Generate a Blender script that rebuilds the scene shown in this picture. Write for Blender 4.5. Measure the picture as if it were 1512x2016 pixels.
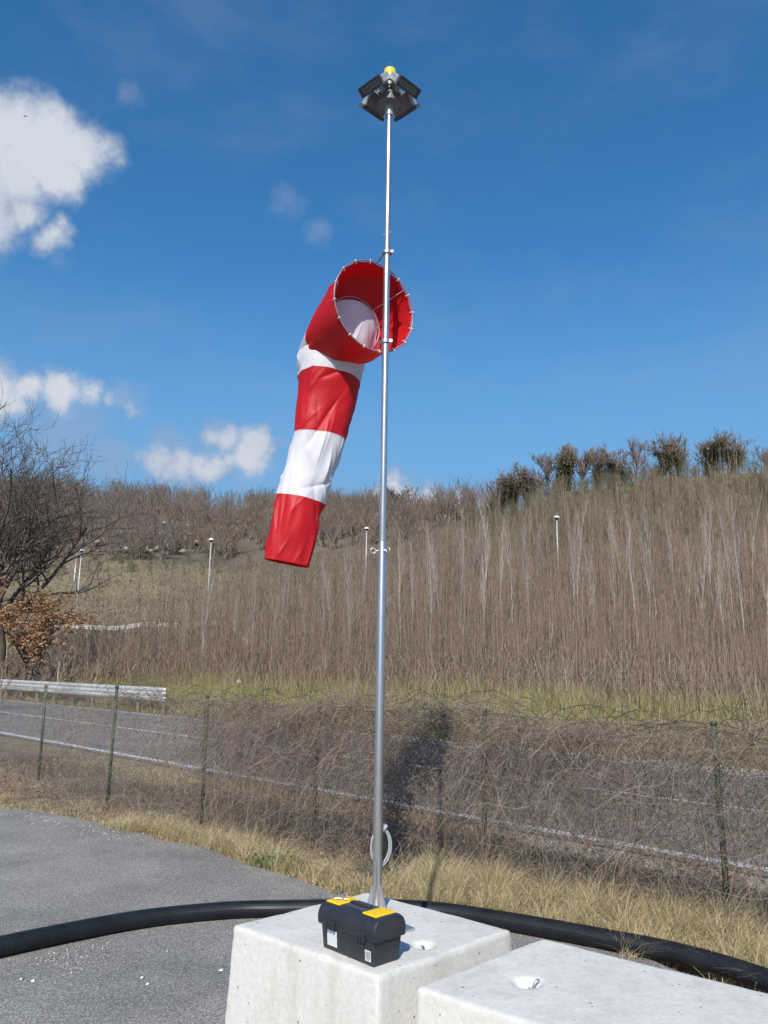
import bpy, math, random
import numpy as np
from mathutils import Matrix, Vector, noise as mn
R_ = math.radians
rng = np.random.default_rng(7); random.seed(7)
scene = bpy.context.scene
col = scene.collection
for o in list(bpy.data.objects): bpy.data.objects.remove(o)

# ------------------------------------------------------------------ camera
F_PX, PITCH, ROLL, EYE = 1550.0, 11.3, 0.9, 1.75
_p, _r = R_(PITCH), R_(ROLL)
FWD = np.array([0, math.cos(_p), math.sin(_p)])
_u0 = np.array([0, -math.sin(_p), math.cos(_p)]); _r0 = np.array([1., 0, 0])
RT = _r0*math.cos(_r)+_u0*math.sin(_r); UP = -_r0*math.sin(_r)+_u0*math.cos(_r)
cd = bpy.data.cameras.new('camera'); cam = bpy.data.objects.new('camera', cd); col.objects.link(cam)
cd.sensor_fit = 'VERTICAL'; cd.sensor_height = 24; cd.lens = 24*F_PX/2016
cd.clip_start = 0.05; cd.clip_end = 6000
m = Matrix.Identity(4)
for i in range(3):
    m[i][0] = RT[i]; m[i][1] = UP[i]; m[i][2] = -FWD[i]
m[2][3] = EYE
cam.matrix_world = m; scene.camera = cam

def ray(px, py): return FWD+RT*(px-756)/F_PX-UP*(py-1008)/F_PX
def PY(px, py, Y):                     # measured photo point at depth Y -> world point
    r = ray(px, py); return np.array([0, 0, EYE])+r*(Y/r[1])
def PZ(px, py, z=0.):                  # measured photo point on the level z
    r = ray(px, py); return np.array([0, 0, EYE])+r*((z-EYE)/r[2])

# ------------------------------------------------------------------ light
SUN_AZ, SUN_EL = 9.5, 39.5            # azimuth the light travels towards (from +Y to +X), elevation
ld = bpy.data.lights.new('sun', 'SUN'); ld.energy = 4.0; ld.angle = R_(0.53); ld.color = (1, .93, .815)
sun = bpy.data.objects.new('sun', ld); col.objects.link(sun)
dv = Vector((math.sin(R_(SUN_AZ))*math.cos(R_(SUN_EL)), math.cos(R_(SUN_AZ))*math.cos(R_(SUN_EL)), -math.sin(R_(SUN_EL))))
sun.rotation_euler = dv.to_track_quat('-Z', 'Y').to_euler()
scene.view_settings.view_transform = 'Standard'; scene.view_settings.look = 'None'
scene.view_settings.exposure = 0.33; scene.view_settings.gamma = 1

W = bpy.data.worlds.new('World'); scene.world = W; W.use_nodes = True
nt = W.node_tree; N = nt.nodes; Lk = nt.links; N.clear()
def nd(t, **k):
    n = N.new(t)
    for a, b in k.items(): setattr(n, a, b)
    return n
def mth(op, a, b=None, c=None, clamp=False):
    n = nd('ShaderNodeMath', operation=op); n.use_clamp = clamp
    for i, v in enumerate((a, b, c)):
        if v is None: continue
        if isinstance(v, (int, float)): n.inputs[i].default_value = v
        else: Lk.new(v, n.inputs[i])
    return n.outputs[0]
def vmth(op, a, b):
    n = nd('ShaderNodeVectorMath', operation=op)
    for i, v in enumerate((a, b)):
        if isinstance(v, (tuple, list)): n.inputs[i].default_value = v
        else: Lk.new(v, n.inputs[i])
    return n
sky = nd('ShaderNodeTexSky', sky_type='NISHITA', sun_disc=False)
sky.sun_elevation = R_(SUN_EL); sky.sun_rotation = R_(180+SUN_AZ)
sky.altitude = 400; sky.air_density = 1.0; sky.dust_density = 0.7; sky.ozone_density = 3.0
hs = nd('ShaderNodeHueSaturation'); hs.inputs['Saturation'].default_value = 1.29; hs.inputs['Value'].default_value = 1.05; hs.inputs['Hue'].default_value = .496
Lk.new(sky.outputs[0], hs.inputs['Color'])
bg = nd('ShaderNodeBackground'); bg.inputs[1].default_value = 0.121; Lk.new(hs.outputs[0], bg.inputs[0])
tc = nd('ShaderNodeTexCoord')
sx_ = nd('ShaderNodeSeparateXYZ'); Lk.new(tc.outputs['Generated'], sx_.inputs[0])
hzr = nd('ShaderNodeMapRange', interpolation_type='SMOOTHSTEP'); Lk.new(sx_.outputs['Z'], hzr.inputs['Value'])
hzr.inputs['From Min'].default_value = .12; hzr.inputs['From Max'].default_value = .50; hzr.inputs['To Min'].default_value = .85; hzr.inputs['To Max'].default_value = 0
hm = nd('ShaderNodeMix', data_type='RGBA'); Lk.new(hzr.outputs[0], hm.inputs[0]); Lk.new(hs.outputs[0], hm.inputs[6]); hm.inputs[7].default_value = (1.15, 2.45, 4.1, 1)
Lk.new(hm.outputs[2], bg.inputs[0])
def noise_n(vec, scale, detail, rough=.55):
    n = nd('ShaderNodeTexNoise'); n.inputs['Scale'].default_value = scale
    n.inputs['Detail'].default_value = detail; n.inputs['Roughness'].default_value = rough
    Lk.new(vec, n.inputs['Vector']); return n
w = noise_n(tc.outputs['Generated'], 9, 6, .6)
wv = vmth('SUBTRACT', w.outputs['Color'], (.5, .5, .5))
wv2 = vmth('SCALE', wv.outputs[0], (0, 0, 0)); wv2.inputs['Scale'].default_value = 0.085
dirv = vmth('ADD', tc.outputs['Generated'], wv2.outputs[0]).outputs[0]
fine = noise_n(tc.outputs['Generated'], 26, 8, .62).outputs['Fac']
def cloud_layer(blobs):
    acc = None
    for (px, py, r) in blobs:
        d = ray(px, py); d = d/np.linalg.norm(d)
        dist = vmth('DISTANCE', dirv, tuple(d)).outputs['Value']
        v = mth('MULTIPLY_ADD', dist, -1.0/(r/F_PX), 1.0)
        v = mth('MULTIPLY', v, min(1.0, r/60.0))
        acc = v if acc is None else mth('SMOOTH_MAX', acc, v, 0.12)
    return acc
thick = cloud_layer([(25, 262, 84), (105, 282, 86), (170, 300, 68), (135, 350, 60), (222, 318, 26), (-70, 300, 125), (60, 330, 72),
    (-60, 420, 100), (40, 415, 48), (5, 455, 50), (95, 462, 42), (125, 440, 26), (85, 490, 26),
    (50, 765, 50), (110, 775, 56), (170, 782, 38), (-40, 770, 90), (10, 790, 50),
    (440, 862, 52), (495, 868, 52), (412, 858, 38), (475, 892, 56), (530, 880, 38), (510, 905, 40), (300, 912, 46), (350, 926, 50), (405, 928, 46), (325, 928, 44), (380, 925, 46), (440, 905, 40), (540, 918, 24), (215, 798, 30), (250, 808, 28),
    (762, 968, 52), (725, 988, 44), (805, 985, 52), (860, 995, 46), (910, 1003, 40)])
thin = cloud_layer([(240, 190, 36), (560, 378, 40), (635, 445, 44), (128, 524, 30), (240, 790, 56), (265, 812, 40), (220, 905, 70), (330, 890, 80), (440, 900, 110), (120, 860, 140)])
def smooth(v, a, b):
    n = nd('ShaderNodeMapRange', interpolation_type='SMOOTHSTEP'); Lk.new(v, n.inputs['Value'])
    n.inputs['From Min'].default_value = a; n.inputs['From Max'].default_value = b; return n.outputs[0]
dn = mth('MULTIPLY_ADD', fine, 0.85, -0.43)
a1 = smooth(mth('ADD', thick, dn), -0.10, 0.62)
a2 = mth('MULTIPLY', smooth(mth('ADD', thin, mth('MULTIPLY', dn, 1.1)), 0.05, .8), 0.42)
vp = noise_n(vmth('MULTIPLY', tc.outputs['Generated'], (1.3, 1., 3.)).outputs[0], 3.2, 6, .62).outputs['Fac']
a3 = mth('MULTIPLY', smooth(vp, .42, .8), 0.17)
al = mth('MAXIMUM', mth('MAXIMUM', a1, a2), a3)
cr = nd('ShaderNodeValToRGB'); cr.color_ramp.elements[0].position = .38; cr.color_ramp.elements[1].position = .70
cr.color_ramp.elements[0].color = (.30, .37, .50, 1); cr.color_ramp.elements[1].color = (.60, .64, .71, 1)
big = noise_n(dirv, 7, 4, .5).outputs['Fac']
Lk.new(mth('MULTIPLY_ADD', a1, .30, mth('MULTIPLY', big, .72)), cr.inputs[0])
bgc = nd('ShaderNodeBackground'); bgc.inputs[1].default_value = .86; Lk.new(cr.outputs[0], bgc.inputs[0])
mx = nd('ShaderNodeMixShader'); Lk.new(al, mx.inputs[0]); Lk.new(bg.outputs[0], mx.inputs[1]); Lk.new(bgc.outputs[0], mx.inputs[2])
wo = nd('ShaderNodeOutputWorld'); Lk.new(mx.outputs[0], wo.inputs[0])

# ------------------------------------------------------------------ materials
def mat(name, color, rough=.7, metal=0., ramp=None, nscale=8, bump=0., bscale=60, island=None, transl=0., attr=None, spec=None, detail=6, aniso=None):
    """ramp: [(pos,color)...] driven by noise;  island: list of colours picked per mesh island"""
    M = bpy.data.materials.new(name); M.use_nodes = True
    t = M.node_tree; b = t.nodes['Principled BSDF']
    b.inputs['Base Color'].default_value = (*color, 1); b.inputs['Roughness'].default_value = rough
    b.inputs['Metallic'].default_value = metal
    if spec is not None: b.inputs['Specular IOR Level'].default_value = spec
    tcn = t.nodes.new('ShaderNodeTexCoord'); out = None
    def nz(scale, det=detail, src='Object'):
        n = t.nodes.new('ShaderNodeTexNoise'); n.inputs['Scale'].default_value = scale; n.inputs['Detail'].default_value = det
        n.inputs['Roughness'].default_value = .6
        t.links.new(tcn.outputs[src], n.inputs['Vector']); return n
    if island:
        g = t.nodes.new('ShaderNodeNewGeometry'); r = t.nodes.new('ShaderNodeValToRGB'); e = r.color_ramp.elements
        e[0].color = (*island[0], 1); e[1].color = (*island[-1], 1)
        for i, c in enumerate(island[1:-1]):
            q = e.new((i+1)/(len(island)-1)); q.color = (*c, 1)
        t.links.new(g.outputs['Random Per Island'], r.inputs[0]); out = r.outputs[0]
    if ramp:
        n = nz(nscale); r = t.nodes.new('ShaderNodeValToRGB'); e = r.color_ramp.elements
        e[0].position = ramp[0][0]; e[0].color = (*ramp[0][1], 1); e[1].position = ramp[-1][0]; e[1].color = (*ramp[-1][1], 1)
        for pz, c in ramp[1:-1]:
            q = e.new(pz); q.color = (*c, 1)
        t.links.new(n.outputs['Fac'], r.inputs[0]); out = r.outputs[0]
    if attr:
        a = t.nodes.new('ShaderNodeAttribute'); a.attribute_name = attr
        if ramp:
            mi = t.nodes.new('ShaderNodeMix'); mi.data_type = 'RGBA'; mi.blend_type = 'MULTIPLY'; mi.inputs[0].default_value = 1
            t.links.new(a.outputs['Color'], mi.inputs[6]); t.links.new(out, mi.inputs[7]); out = mi.outputs[2]
        else: out = a.outputs['Color']
    if out: t.links.new(out, b.inputs['Base Color'])
    if bump:
        n = nz(bscale, 8); bp = t.nodes.new('ShaderNodeBump'); bp.inputs['Strength'].default_value = bump; bp.inputs['Distance'].default_value = .01
        t.links.new(n.outputs['Fac'], bp.inputs['Height']); t.links.new(bp.outputs[0], b.inputs['Normal'])
    if transl:
        tr = t.nodes.new('ShaderNodeBsdfTranslucent'); ms = t.nodes.new('ShaderNodeMixShader'); ms.inputs[0].default_value = transl
        tr.inputs[0].default_value = (*color, 1)
        if out: t.links.new(out, tr.inputs[0])
        t.links.new(b.outputs[0], ms.inputs[1]); t.links.new(tr.outputs[0], ms.inputs[2])
        t.links.new(ms.outputs[0], t.nodes['Material Output'].inputs['Surface'])
    return M
def g(v): return (v, v, v)
M = {}
M['ground'] = mat('ground', (.2, .16, .1), .95, attr='zone', ramp=[(.25, g(.62)), (.5, g(.95)), (.75, g(1.35))], nscale=3.5, bump=.6, bscale=30, detail=10)
M['steel'] = mat('brushed_steel', (.6, .58, .57), .33, .94, ramp=[(.3, (.56, .53, .51)), (.7, (.64, .61, .59))], nscale=20)
M['zinc'] = mat('galvanised', (.55, .56, .57), .42, .85, ramp=[(.3, (.42, .43, .44)), (.7, (.62, .63, .64))], nscale=40)
M['white_wire'] = mat('pale_cable', (.36, .38, .40), .5)
M['lampgrey'] = mat('lamp_grey', (.36, .38, .42), .45, .3, ramp=[(.3, (.32, .34, .37)), (.7, (.42, .44, .47))], nscale=30)
M['lampdark'] = mat('lamp_dark', (.065, .068, .08), .45)
M['lampback'] = mat('lamp_back', (.19, .195, .215), .5)
M['lampglass'] = mat('lamp_glass', (.07, .072, .08), .25, ramp=[(.4, (.06, .062, .07)), (.6, (.13, .135, .145))], nscale=45)
M['hub'] = mat('hub_grey', (.15, .155, .17), .5)
M['yellow'] = mat('yellow_plastic', (.88, .60, .005), .35)
M['yellow2'] = mat('yellow_rib', (.62, .42, .006), .4)
M['black'] = mat('black_plastic', (.022, .025, .032), .42, ramp=[(.3, (.018, .02, .027)), (.7, (.030, .033, .042))], nscale=14, bump=.12, bscale=300)
M['rubber'] = mat('pipe_black', (.012, .014, .019), .42, ramp=[(.35, (.008, .010, .014)), (.7, (.018, .020, .026))], nscale=5)
M['label'] = mat('label_paper', (.72, .74, .78), .6)
M['print'] = mat('label_print', (.38, .42, .50), .6)
M['bars'] = mat('bar_print', (.05, .05, .06), .6)
M['red'] = mat('red_cloth', (.68, .012, .022), .5, transl=.42, ramp=[(.3, (.63, .010, .018)), (.7, (.72, .016, .026))], nscale=6, bump=.05, bscale=40)
M['white'] = mat('white_cloth', (.80, .80, .86), .6, transl=.33, ramp=[(.3, (.76, .76, .83)), (.7, (.83, .83, .88))], nscale=6, bump=.05, bscale=40)
M['tie'] = mat('white_tie', (.8, .78, .76), .5)
M['redwire'] = mat('coated_wire', (.33, .20, .24), .4, .3)
M['post'] = mat('green_post', (.045, .09, .06), .6, ramp=[(.35, (.03, .065, .045)), (.65, (.075, .085, .06))], nscale=18)
M['wire'] = mat('fence_wire', (.11, .12, .12), .6, .3)
M['rail'] = mat('rail_zinc', (.50, .51, .50), .5, .25, ramp=[(.3, (.38, .39, .38)), (.6, (.55, .56, .55)), (.8, (.50, .47, .42))], nscale=3)
M['railpost'] = mat('rail_post', (.20, .19, .17), .6, .2)
M['vine'] = mat('vine_twigs', (.2, .15, .12), .85, island=[(.10, .072, .056), (.25, .185, .14), (.34, .27, .21), (.08, .056, .045), (.48, .41, .34), (.29, .215, .165), (.17, .11, .085)])
M['vine_dark'] = mat('vine_dark', (.06, .045, .04), .85, island=[(.03, .024, .024), (.07, .055, .05), (.04, .034, .034)])
M['straw'] = mat('straw', (.5, .41, .25), .75, transl=.25, island=[(.50, .39, .22), (.72, .60, .37), (.82, .72, .50), (.30, .30, .10), (.66, .54, .32), (.26, .19, .11)])
M['greengrass'] = mat('bank_grass', (.2, .2, .07), .8, transl=.25, island=[(.28, .29, .085), (.42, .38, .16), (.22, .26, .06), (.38, .35, .13), (.52, .46, .25), (.24, .21, .09)])
M['banktan'] = mat('bank_tan', (.4, .33, .2), .8, transl=.25, island=[(.34, .27, .15), (.50, .42, .26), (.26, .20, .12), (.42, .34, .19), (.58, .50, .33), (.20, .15, .09)])
M['brownstem'] = mat('brown_stems', (.2, .14, .09), .85, island=[(.19, .135, .095), (.35, .265, .185), (.07, .052, .042), (.52, .43, .33), (.31, .205, .125), (.43, .35, .26), (.12, .088, .068), (.34, .235, .15)])
M['palebark'] = mat('pale_bark', (.42, .38, .34), .8, ramp=[(.3, (.30, .26, .23)), (.7, (.48, .43, .385))], nscale=4)
M['bark'] = mat('dark_bark', (.09, .07, .06), .9, ramp=[(.3, (.055, .044, .040)), (.7, (.14, .115, .098))], nscale=6, bump=.5, bscale=12)
M['woodtwig'] = mat('far_wood', (.15, .12, .1), .9, island=[(.12, .092, .074), (.22, .175, .14), (.14, .11, .09), (.33, .27, .22), (.18, .135, .105), (.26, .20, .155)])
M['ivy'] = mat('ivy_leaf', (.05, .07, .03), .6, transl=.15, island=[(.035, .048, .022), (.06, .078, .03), (.095, .11, .045), (.045, .058, .028)])
M['ivylight'] = mat('ivy_leaf_bright', (.1, .13, .03), .6, transl=.15, island=[(.05, .06, .028), (.12, .13, .05), (.08, .09, .038), (.17, .18, .07)])
M['oakleaf'] = mat('dry_oak_leaf', (.35, .2, .1), .8, transl=.25, island=[(.24, .125, .06), (.36, .21, .11), (.46, .29, .17), (.30, .17, .09)])
M['weed'] = mat('weed_leaf', (.07, .18, .03), .55, transl=.25, island=[(.05, .13, .025), (.09, .22, .04), (.12, .26, .06)])
M['gravel'] = mat('gravel_stone', (.5, .48, .45), .9, island=[(.20, .19, .17), (.38, .365, .335), (.55, .53, .50), (.28, .27, .25), (.24, .225, .20)])
M['rock'] = mat('pale_rock', (.4, .38, .34), .9, ramp=[(.3, (.28, .26, .22)), (.7, (.52, .49, .44))], nscale=2)
M['lampwhite'] = mat('lamp_white', (.8, .8, .8), .4)
M['paint'] = mat('road_paint', (.62, .63, .64), .8, ramp=[(.32, (.30, .31, .33)), (.5, (.62, .63, .64)), (.8, (.74, .74, .75))], nscale=9, detail=10)
M['bird'] = mat('bird_dark', (.03, .03, .035), .7)

def asphalt(name, base, speck, sc, blot):
    A = bpy.data.materials.new(name); A.use_nodes = True; t = A.node_tree; b = t.nodes['Principled BSDF']
    b.inputs['Roughness'].default_value = .88
    tn = t.nodes.new('ShaderNodeTexCoord')
    v = t.nodes.new('ShaderNodeTexVoronoi'); v.inputs['Scale'].default_value = sc; t.links.new(tn.outputs['Object'], v.inputs['Vector'])
    r = t.nodes.new('ShaderNodeValToRGB'); e = r.color_ramp.elements
    e[0].position = .0; e[0].color = (base*.50,)*2+(base*.52, 1); e[1].position = 1; e[1].color = (*g(speck), 1)
    q = e.new(.55); q.color = (base, base*.95, base*.87, 1)
    sp = t.nodes.new('ShaderNodeSeparateColor'); t.links.new(v.outputs['Color'], sp.inputs[0]); t.links.new(sp.outputs[0], r.inputs[0])
    n = t.nodes.new('ShaderNodeTexNoise'); n.inputs['Scale'].default_value = .9; n.inputs['Detail'].default_value = 9; n.inputs['Roughness'].default_value = .62; t.links.new(tn.outputs['Object'], n.inputs['Vector'])
    r2 = t.nodes.new('ShaderNodeValToRGB'); e = r2.color_ramp.elements
    e[0].position = .32; e[0].color = (*g(1-blot), 1); e[1].position = .66; e[1].color = (1.12, 1.10, 1.06, 1)
    t.links.new(n.outputs['Fac'], r2.inputs[0])
    mi = t.nodes.new('ShaderNodeMix'); mi.data_type = 'RGBA'; mi.blend_type = 'MULTIPLY'; mi.inputs[0].default_value = 1
    t.links.new(r.outputs[0], mi.inputs[6]); t.links.new(r2.outputs[0], mi.inputs[7]); t.links.new(mi.outputs[2], b.inputs['Base Color'])
    bp = t.nodes.new('ShaderNodeBump'); bp.inputs['Strength'].default_value = .55; bp.inputs['Distance'].default_value = .004
    t.links.new(v.outputs['Distance'], bp.inputs['Height']); t.links.new(bp.outputs[0], b.inputs['Normal'])
    return A
M['asphalt'] = asphalt('parking_asphalt', .235, .46, 170, .34)
M['road'] = asphalt('road_asphalt', .215, .34, 90, .2)

def concrete():
    A = bpy.data.materials.new('cast_concrete'); A.use_nodes = True; t = A.node_tree; b = t.nodes['Principled BSDF']
    b.inputs['Roughness'].default_value = .85
    tn = t.nodes.new('ShaderNodeTexCoord')
    def nz(s, d=8, r=.6):
        n = t.nodes.new('ShaderNodeTexNoise'); n.inputs['Scale'].default_value = s; n.inputs['Detail'].default_value = d; n.inputs['Roughness'].default_value = r
        t.links.new(tn.outputs['Object'], n.inputs['Vector']); return n
    def rp(src, lst):
        r = t.nodes.new('ShaderNodeValToRGB'); e = r.color_ramp.elements
        e[0].position, e[0].color = lst[0][0], (*lst[0][1], 1); e[1].position, e[1].color = lst[-1][0], (*lst[-1][1], 1)
        for pz, c in lst[1:-1]:
            q = e.new(pz); q.color = (*c, 1)
        t.links.new(src, r.inputs[0]); return r.outputs[0]
    c1 = rp(nz(2.6).outputs['Fac'], [(.3, (.58, .57, .54)), (.5, (.64, .63, .60)), (.7, (.69, .68, .65))])
    c2 = rp(nz(42, 6, .7).outputs['Fac'], [(.30, g(.86)), (.6, g(1.0)), (.8, g(1.05))])
    mi = t.nodes.new('ShaderNodeMix'); mi.data_type = 'RGBA'; mi.blend_type = 'MULTIPLY'; mi.inputs[0].default_value = 1
    t.links.new(c1, mi.inputs[6]); t.links.new(c2, mi.inputs[7])
    v = t.nodes.new('ShaderNodeTexVoronoi'); v.inputs['Scale'].default_value = 34; v.inputs['Randomness'].default_value = 1; t.links.new(tn.outputs['Object'], v.inputs['Vector'])
    # air pores: only some cells, each of its own size
    sp = t.nodes.new('ShaderNodeSeparateColor'); t.links.new(v.outputs['Color'], sp.inputs[0])
    sz = t.nodes.new('ShaderNodeMath'); sz.operation = 'MULTIPLY_ADD'; sz.inputs[1].default_value = 1.0; sz.inputs[2].default_value = -.78; t.links.new(sp.outputs[0], sz.inputs[0])
    df = t.nodes.new('ShaderNodeMath'); df.operation = 'SUBTRACT'; t.links.new(sz.outputs[0], df.inputs[0]); t.links.new(v.outputs['Distance'], df.inputs[1])
    pr = t.nodes.new('ShaderNodeMapRange'); pr.inputs['From Min'].default_value = -.02; pr.inputs['From Max'].default_value = .06; t.links.new(df.outputs[0], pr.inputs['Value'])
    mj = t.nodes.new('ShaderNodeMix'); mj.data_type = 'RGBA'; t.links.new(pr.outputs[0], mj.inputs[0]); t.links.new(mi.outputs[2], mj.inputs[6]); mj.inputs[7].default_value = (.26, .25, .235, 1)
    mp = t.nodes.new('ShaderNodeMapping'); mp.inputs['Scale'].default_value = (9, 9, .9); t.links.new(tn.outputs['Object'], mp.inputs[0])
    ns = t.nodes.new('ShaderNodeTexNoise'); ns.inputs['Scale'].default_value = 1.3; ns.inputs['Detail'].default_value = 7; t.links.new(mp.outputs[0], ns.inputs['Vector'])
    c3 = rp(ns.outputs['Fac'], [(.30, (.90, .895, .87)), (.50, (1, 1, 1)), (.75, (1.03, 1.03, 1.02))])
    mk = t.nodes.new('ShaderNodeMix'); mk.data_type = 'RGBA'; mk.blend_type = 'MULTIPLY'; mk.inputs[0].default_value = 1
    t.links.new(mj.outputs[2], mk.inputs[6]); t.links.new(c3, mk.inputs[7]); t.links.new(mk.outputs[2], b.inputs['Base Color'])
    h = t.nodes.new('ShaderNodeMath'); h.operation = 'MULTIPLY_ADD'; h.inputs[1].default_value = -1.5; t.links.new(pr.outputs[0], h.inputs[0]); t.links.new(nz(60, 8, .65).outputs['Fac'], h.inputs[2])
    bp = t.nodes.new('ShaderNodeBump'); bp.inputs['Strength'].default_value = .5; bp.inputs['Distance'].default_value = .004
    t.links.new(h.outputs[0], bp.inputs['Height']); t.links.new(bp.outputs[0], b.inputs['Normal'])
    return A
M['concrete'] = concrete()
GL = bpy.data.materials.new('clear_dome'); GL.use_nodes = True
_b = GL.node_tree.nodes['Principled BSDF']; _b.inputs['Base Color'].default_value = (.95, .97, 1, 1); _b.inputs['Roughness'].default_value = .05
_b.inputs['Transmission Weight'].default_value = 1; _b.inputs['IOR'].default_value = 1.15; M['glass'] = GL

# ------------------------------------------------------------------ mesh helpers
def mesh_np(name, V, F, mats, smooth=False, mi=None):
    V = np.asarray(V, dtype=np.float32); me = bpy.data.meshes.new(name)
    if isinstance(F, np.ndarray):
        nf, k = F.shape
        me.vertices.add(len(V)); me.vertices.foreach_set('co', V.ravel())
        me.loops.add(nf*k); me.loops.foreach_set('vertex_index', F.astype(np.int32).ravel())
        me.polygons.add(nf); me.polygons.foreach_set('loop_start', np.arange(0, nf*k, k, dtype=np.int32))
        me.polygons.foreach_set('loop_total', np.full(nf, k, dtype=np.int32))
        me.update(calc_edges=True)
    else:
        me.from_pydata([tuple(map(float, v)) for v in V], [], [tuple(int(i) for i in f) for f in F]); me.update()
    if not isinstance(mats, (list, tuple)): mats = [mats]
    for m_ in mats: me.materials.append(m_)
    if mi is not None: me.polygons.foreach_set('material_index', np.asarray(mi, dtype=np.int32))
    if smooth: me.polygons.foreach_set('use_smooth', np.ones(len(me.polygons), dtype=bool))
    return me
def props(o, label=None, cat=None, group=None, kind=None):
    if label: o['label'] = label
    if cat: o['category'] = cat
    if group: o['group'] = group
    if kind: o['kind'] = kind
    return o
def obj(name, V, F, mats, parent=None, smooth=False, mi=None, origin=None, autosmooth=None, bevel=0):
    """geometry in world coordinates (or local to parent if the parent is a template at the origin)"""
    V = np.asarray(V, dtype=float); off = np.zeros(3)
    if parent is not None: off = np.array(parent.get('_o', (0, 0, 0)))
    elif origin is not None: off = np.array(origin, float)
    me = mesh_np(name, V-off, F, mats, smooth, mi)
    o = bpy.data.objects.new(name, me); col.objects.link(o)
    if parent is not None:
        o.parent = parent; o['_o'] = tuple(float(q) for q in off)
    else: o.location = tuple(off); o['_o'] = tuple(float(q) for q in off)
    if bevel:
        b = o.modifiers.new('bevel', 'BEVEL'); b.width = bevel; b.segments = 3; b.limit_method = 'ANGLE'; b.angle_limit = R_(35)
        me.polygons.foreach_set('use_smooth', np.ones(len(me.polygons), dtype=bool))
        wn = o.modifiers.new('wn', 'WEIGHTED_NORMAL')
    return o
def empty(name, loc, label=None, cat=None, group=None):
    o = bpy.data.objects.new(name, None); col.objects.link(o); o.location = tuple(loc); o['_o'] = tuple(map(float, loc))
    o.empty_display_size = .1
    return props(o, label, cat, group)
def join(*parts):
    Vs, Fs, n = [], [], 0
    for V, F in parts:
        Vs.append(np.asarray(V, float)); Fs += [[i+n for i in f] for f in F]; n += len(V)
    return np.vstack(Vs), Fs
def nrm(v): v = np.asarray(v, float); return v/np.linalg.norm(v)
def box(c, h, ax=None):
    ax = np.eye(3) if ax is None else np.array(ax, float)
    V = [np.array(c)+sx*h[0]*ax[0]+sy*h[1]*ax[1]+sz*h[2]*ax[2] for sz in (-1, 1) for sx, sy in ((-1, -1), (1, -1), (1, 1), (-1, 1))]
    return np.array(V), [[0, 3, 2, 1], [4, 5, 6, 7], [0, 1, 5, 4], [1, 2, 6, 5], [2, 3, 7, 6], [3, 0, 4, 7]]
def frame(t):
    t = nrm(t); a = np.array([0, 0, 1.]) if abs(t[2]) < .9 else np.array([1., 0, 0])
    x = nrm(np.cross(a, t)); return x, np.cross(t, x), t
def lathe(p0, axis, prof, n=32, caps=True):
    x, y, z = frame(axis); V = []
    for (r, h) in prof:
        for k in range(n):
            a = 2*math.pi*k/n; V.append(np.array(p0)+z*h+(x*math.cos(a)+y*math.sin(a))*r)
    F = []
    for i in range(len(prof)-1):
        for k in range(n):
            k2 = (k+1) % n; F.append([i*n+k, i*n+k2, (i+1)*n+k2, (i+1)*n+k])
    if caps:
        F.append(list(range(n))[::-1]); F.append([(len(prof)-1)*n+k for k in range(n)])
    return np.array(V), F
def cyl(p0, p1, r, n=20, r2=None):
    d = np.array(p1, float)-np.array(p0, float); L = np.linalg.norm(d)
    return lathe(p0, d, [(r, 0), (r if r2 is None else r2, L)], n)
def sweep(pts, r, n=8, closed=False):
    P = np.array(pts, float); K = len(P); V = []
    T = np.gradient(P, axis=0) if not closed else np.roll(P, -1, 0)-np.roll(P, 1, 0)
    x = None
    for i in range(K):
        t = nrm(T[i])
        x = frame(t)[0] if x is None else nrm(x-t*np.dot(x, t))
        y = np.cross(t, x); rr = r[i] if hasattr(r, '__len__') else r
        for k in range(n):
            a = 2*math.pi*k/n; V.append(P[i]+(x*math.cos(a)+y*math.sin(a))*rr)
    F = []
    for i in range(K if closed else K-1):
        j = (i+1) % K
        for k in range(n):
            k2 = (k+1) % n; F.append([i*n+k, i*n+k2, j*n+k2, j*n+k])
    if not closed: F.append(list(range(n))[::-1]); F.append([(K-1)*n+k for k in range(n)])
    return np.array(V), F
def tubes(P, Rr, sides=3):
    """P (N,K,3), Rr (N,K) -> verts, quads  (vectorised, open ended)"""
    P = np.asarray(P, float); Nn, K, _ = P.shape
    T = np.gradient(P, axis=1); T /= np.linalg.norm(T, axis=2, keepdims=True)+1e-9
    T0 = nrm_rows(P[:, -1]-P[:, 0]); ref = np.where(np.abs(T0[:, 2:3]) < .8, np.array([[0, 0, 1.]]), np.array([[1., 0, 0]]))[:, None, :]
    X = np.cross(np.broadcast_to(ref, T.shape), T); X /= np.linalg.norm(X, axis=2, keepdims=True)+1e-9
    Y = np.cross(T, X)
    a = 2*np.pi*np.arange(sides)/sides
    V = P[:, :, None, :]+(X[:, :, None, :]*np.cos(a)[None, None, :, None]+Y[:, :, None, :]*np.sin(a)[None, None, :, None])*Rr[:, :, None, None]
    idx = np.arange(Nn*K*sides).reshape(Nn, K, sides)
    A = idx[:, :-1, :]; B = np.roll(A, -1, 2); D = idx[:, 1:, :]; C = np.roll(D, -1, 2)
    F = np.stack([A, B, C, D], -1).reshape(-1, 4)
    return V.reshape(-1, 3), F
def nrm_rows(a): return a/(np.linalg.norm(a, axis=-1, keepdims=True)+1e-9)
def cat_np(parts):
    Vs, Fs, n = [], [], 0
    for V, F in parts: Vs.append(V); Fs.append(F+n); n += len(V)
    return np.vstack(Vs), np.vstack(Fs)

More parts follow.
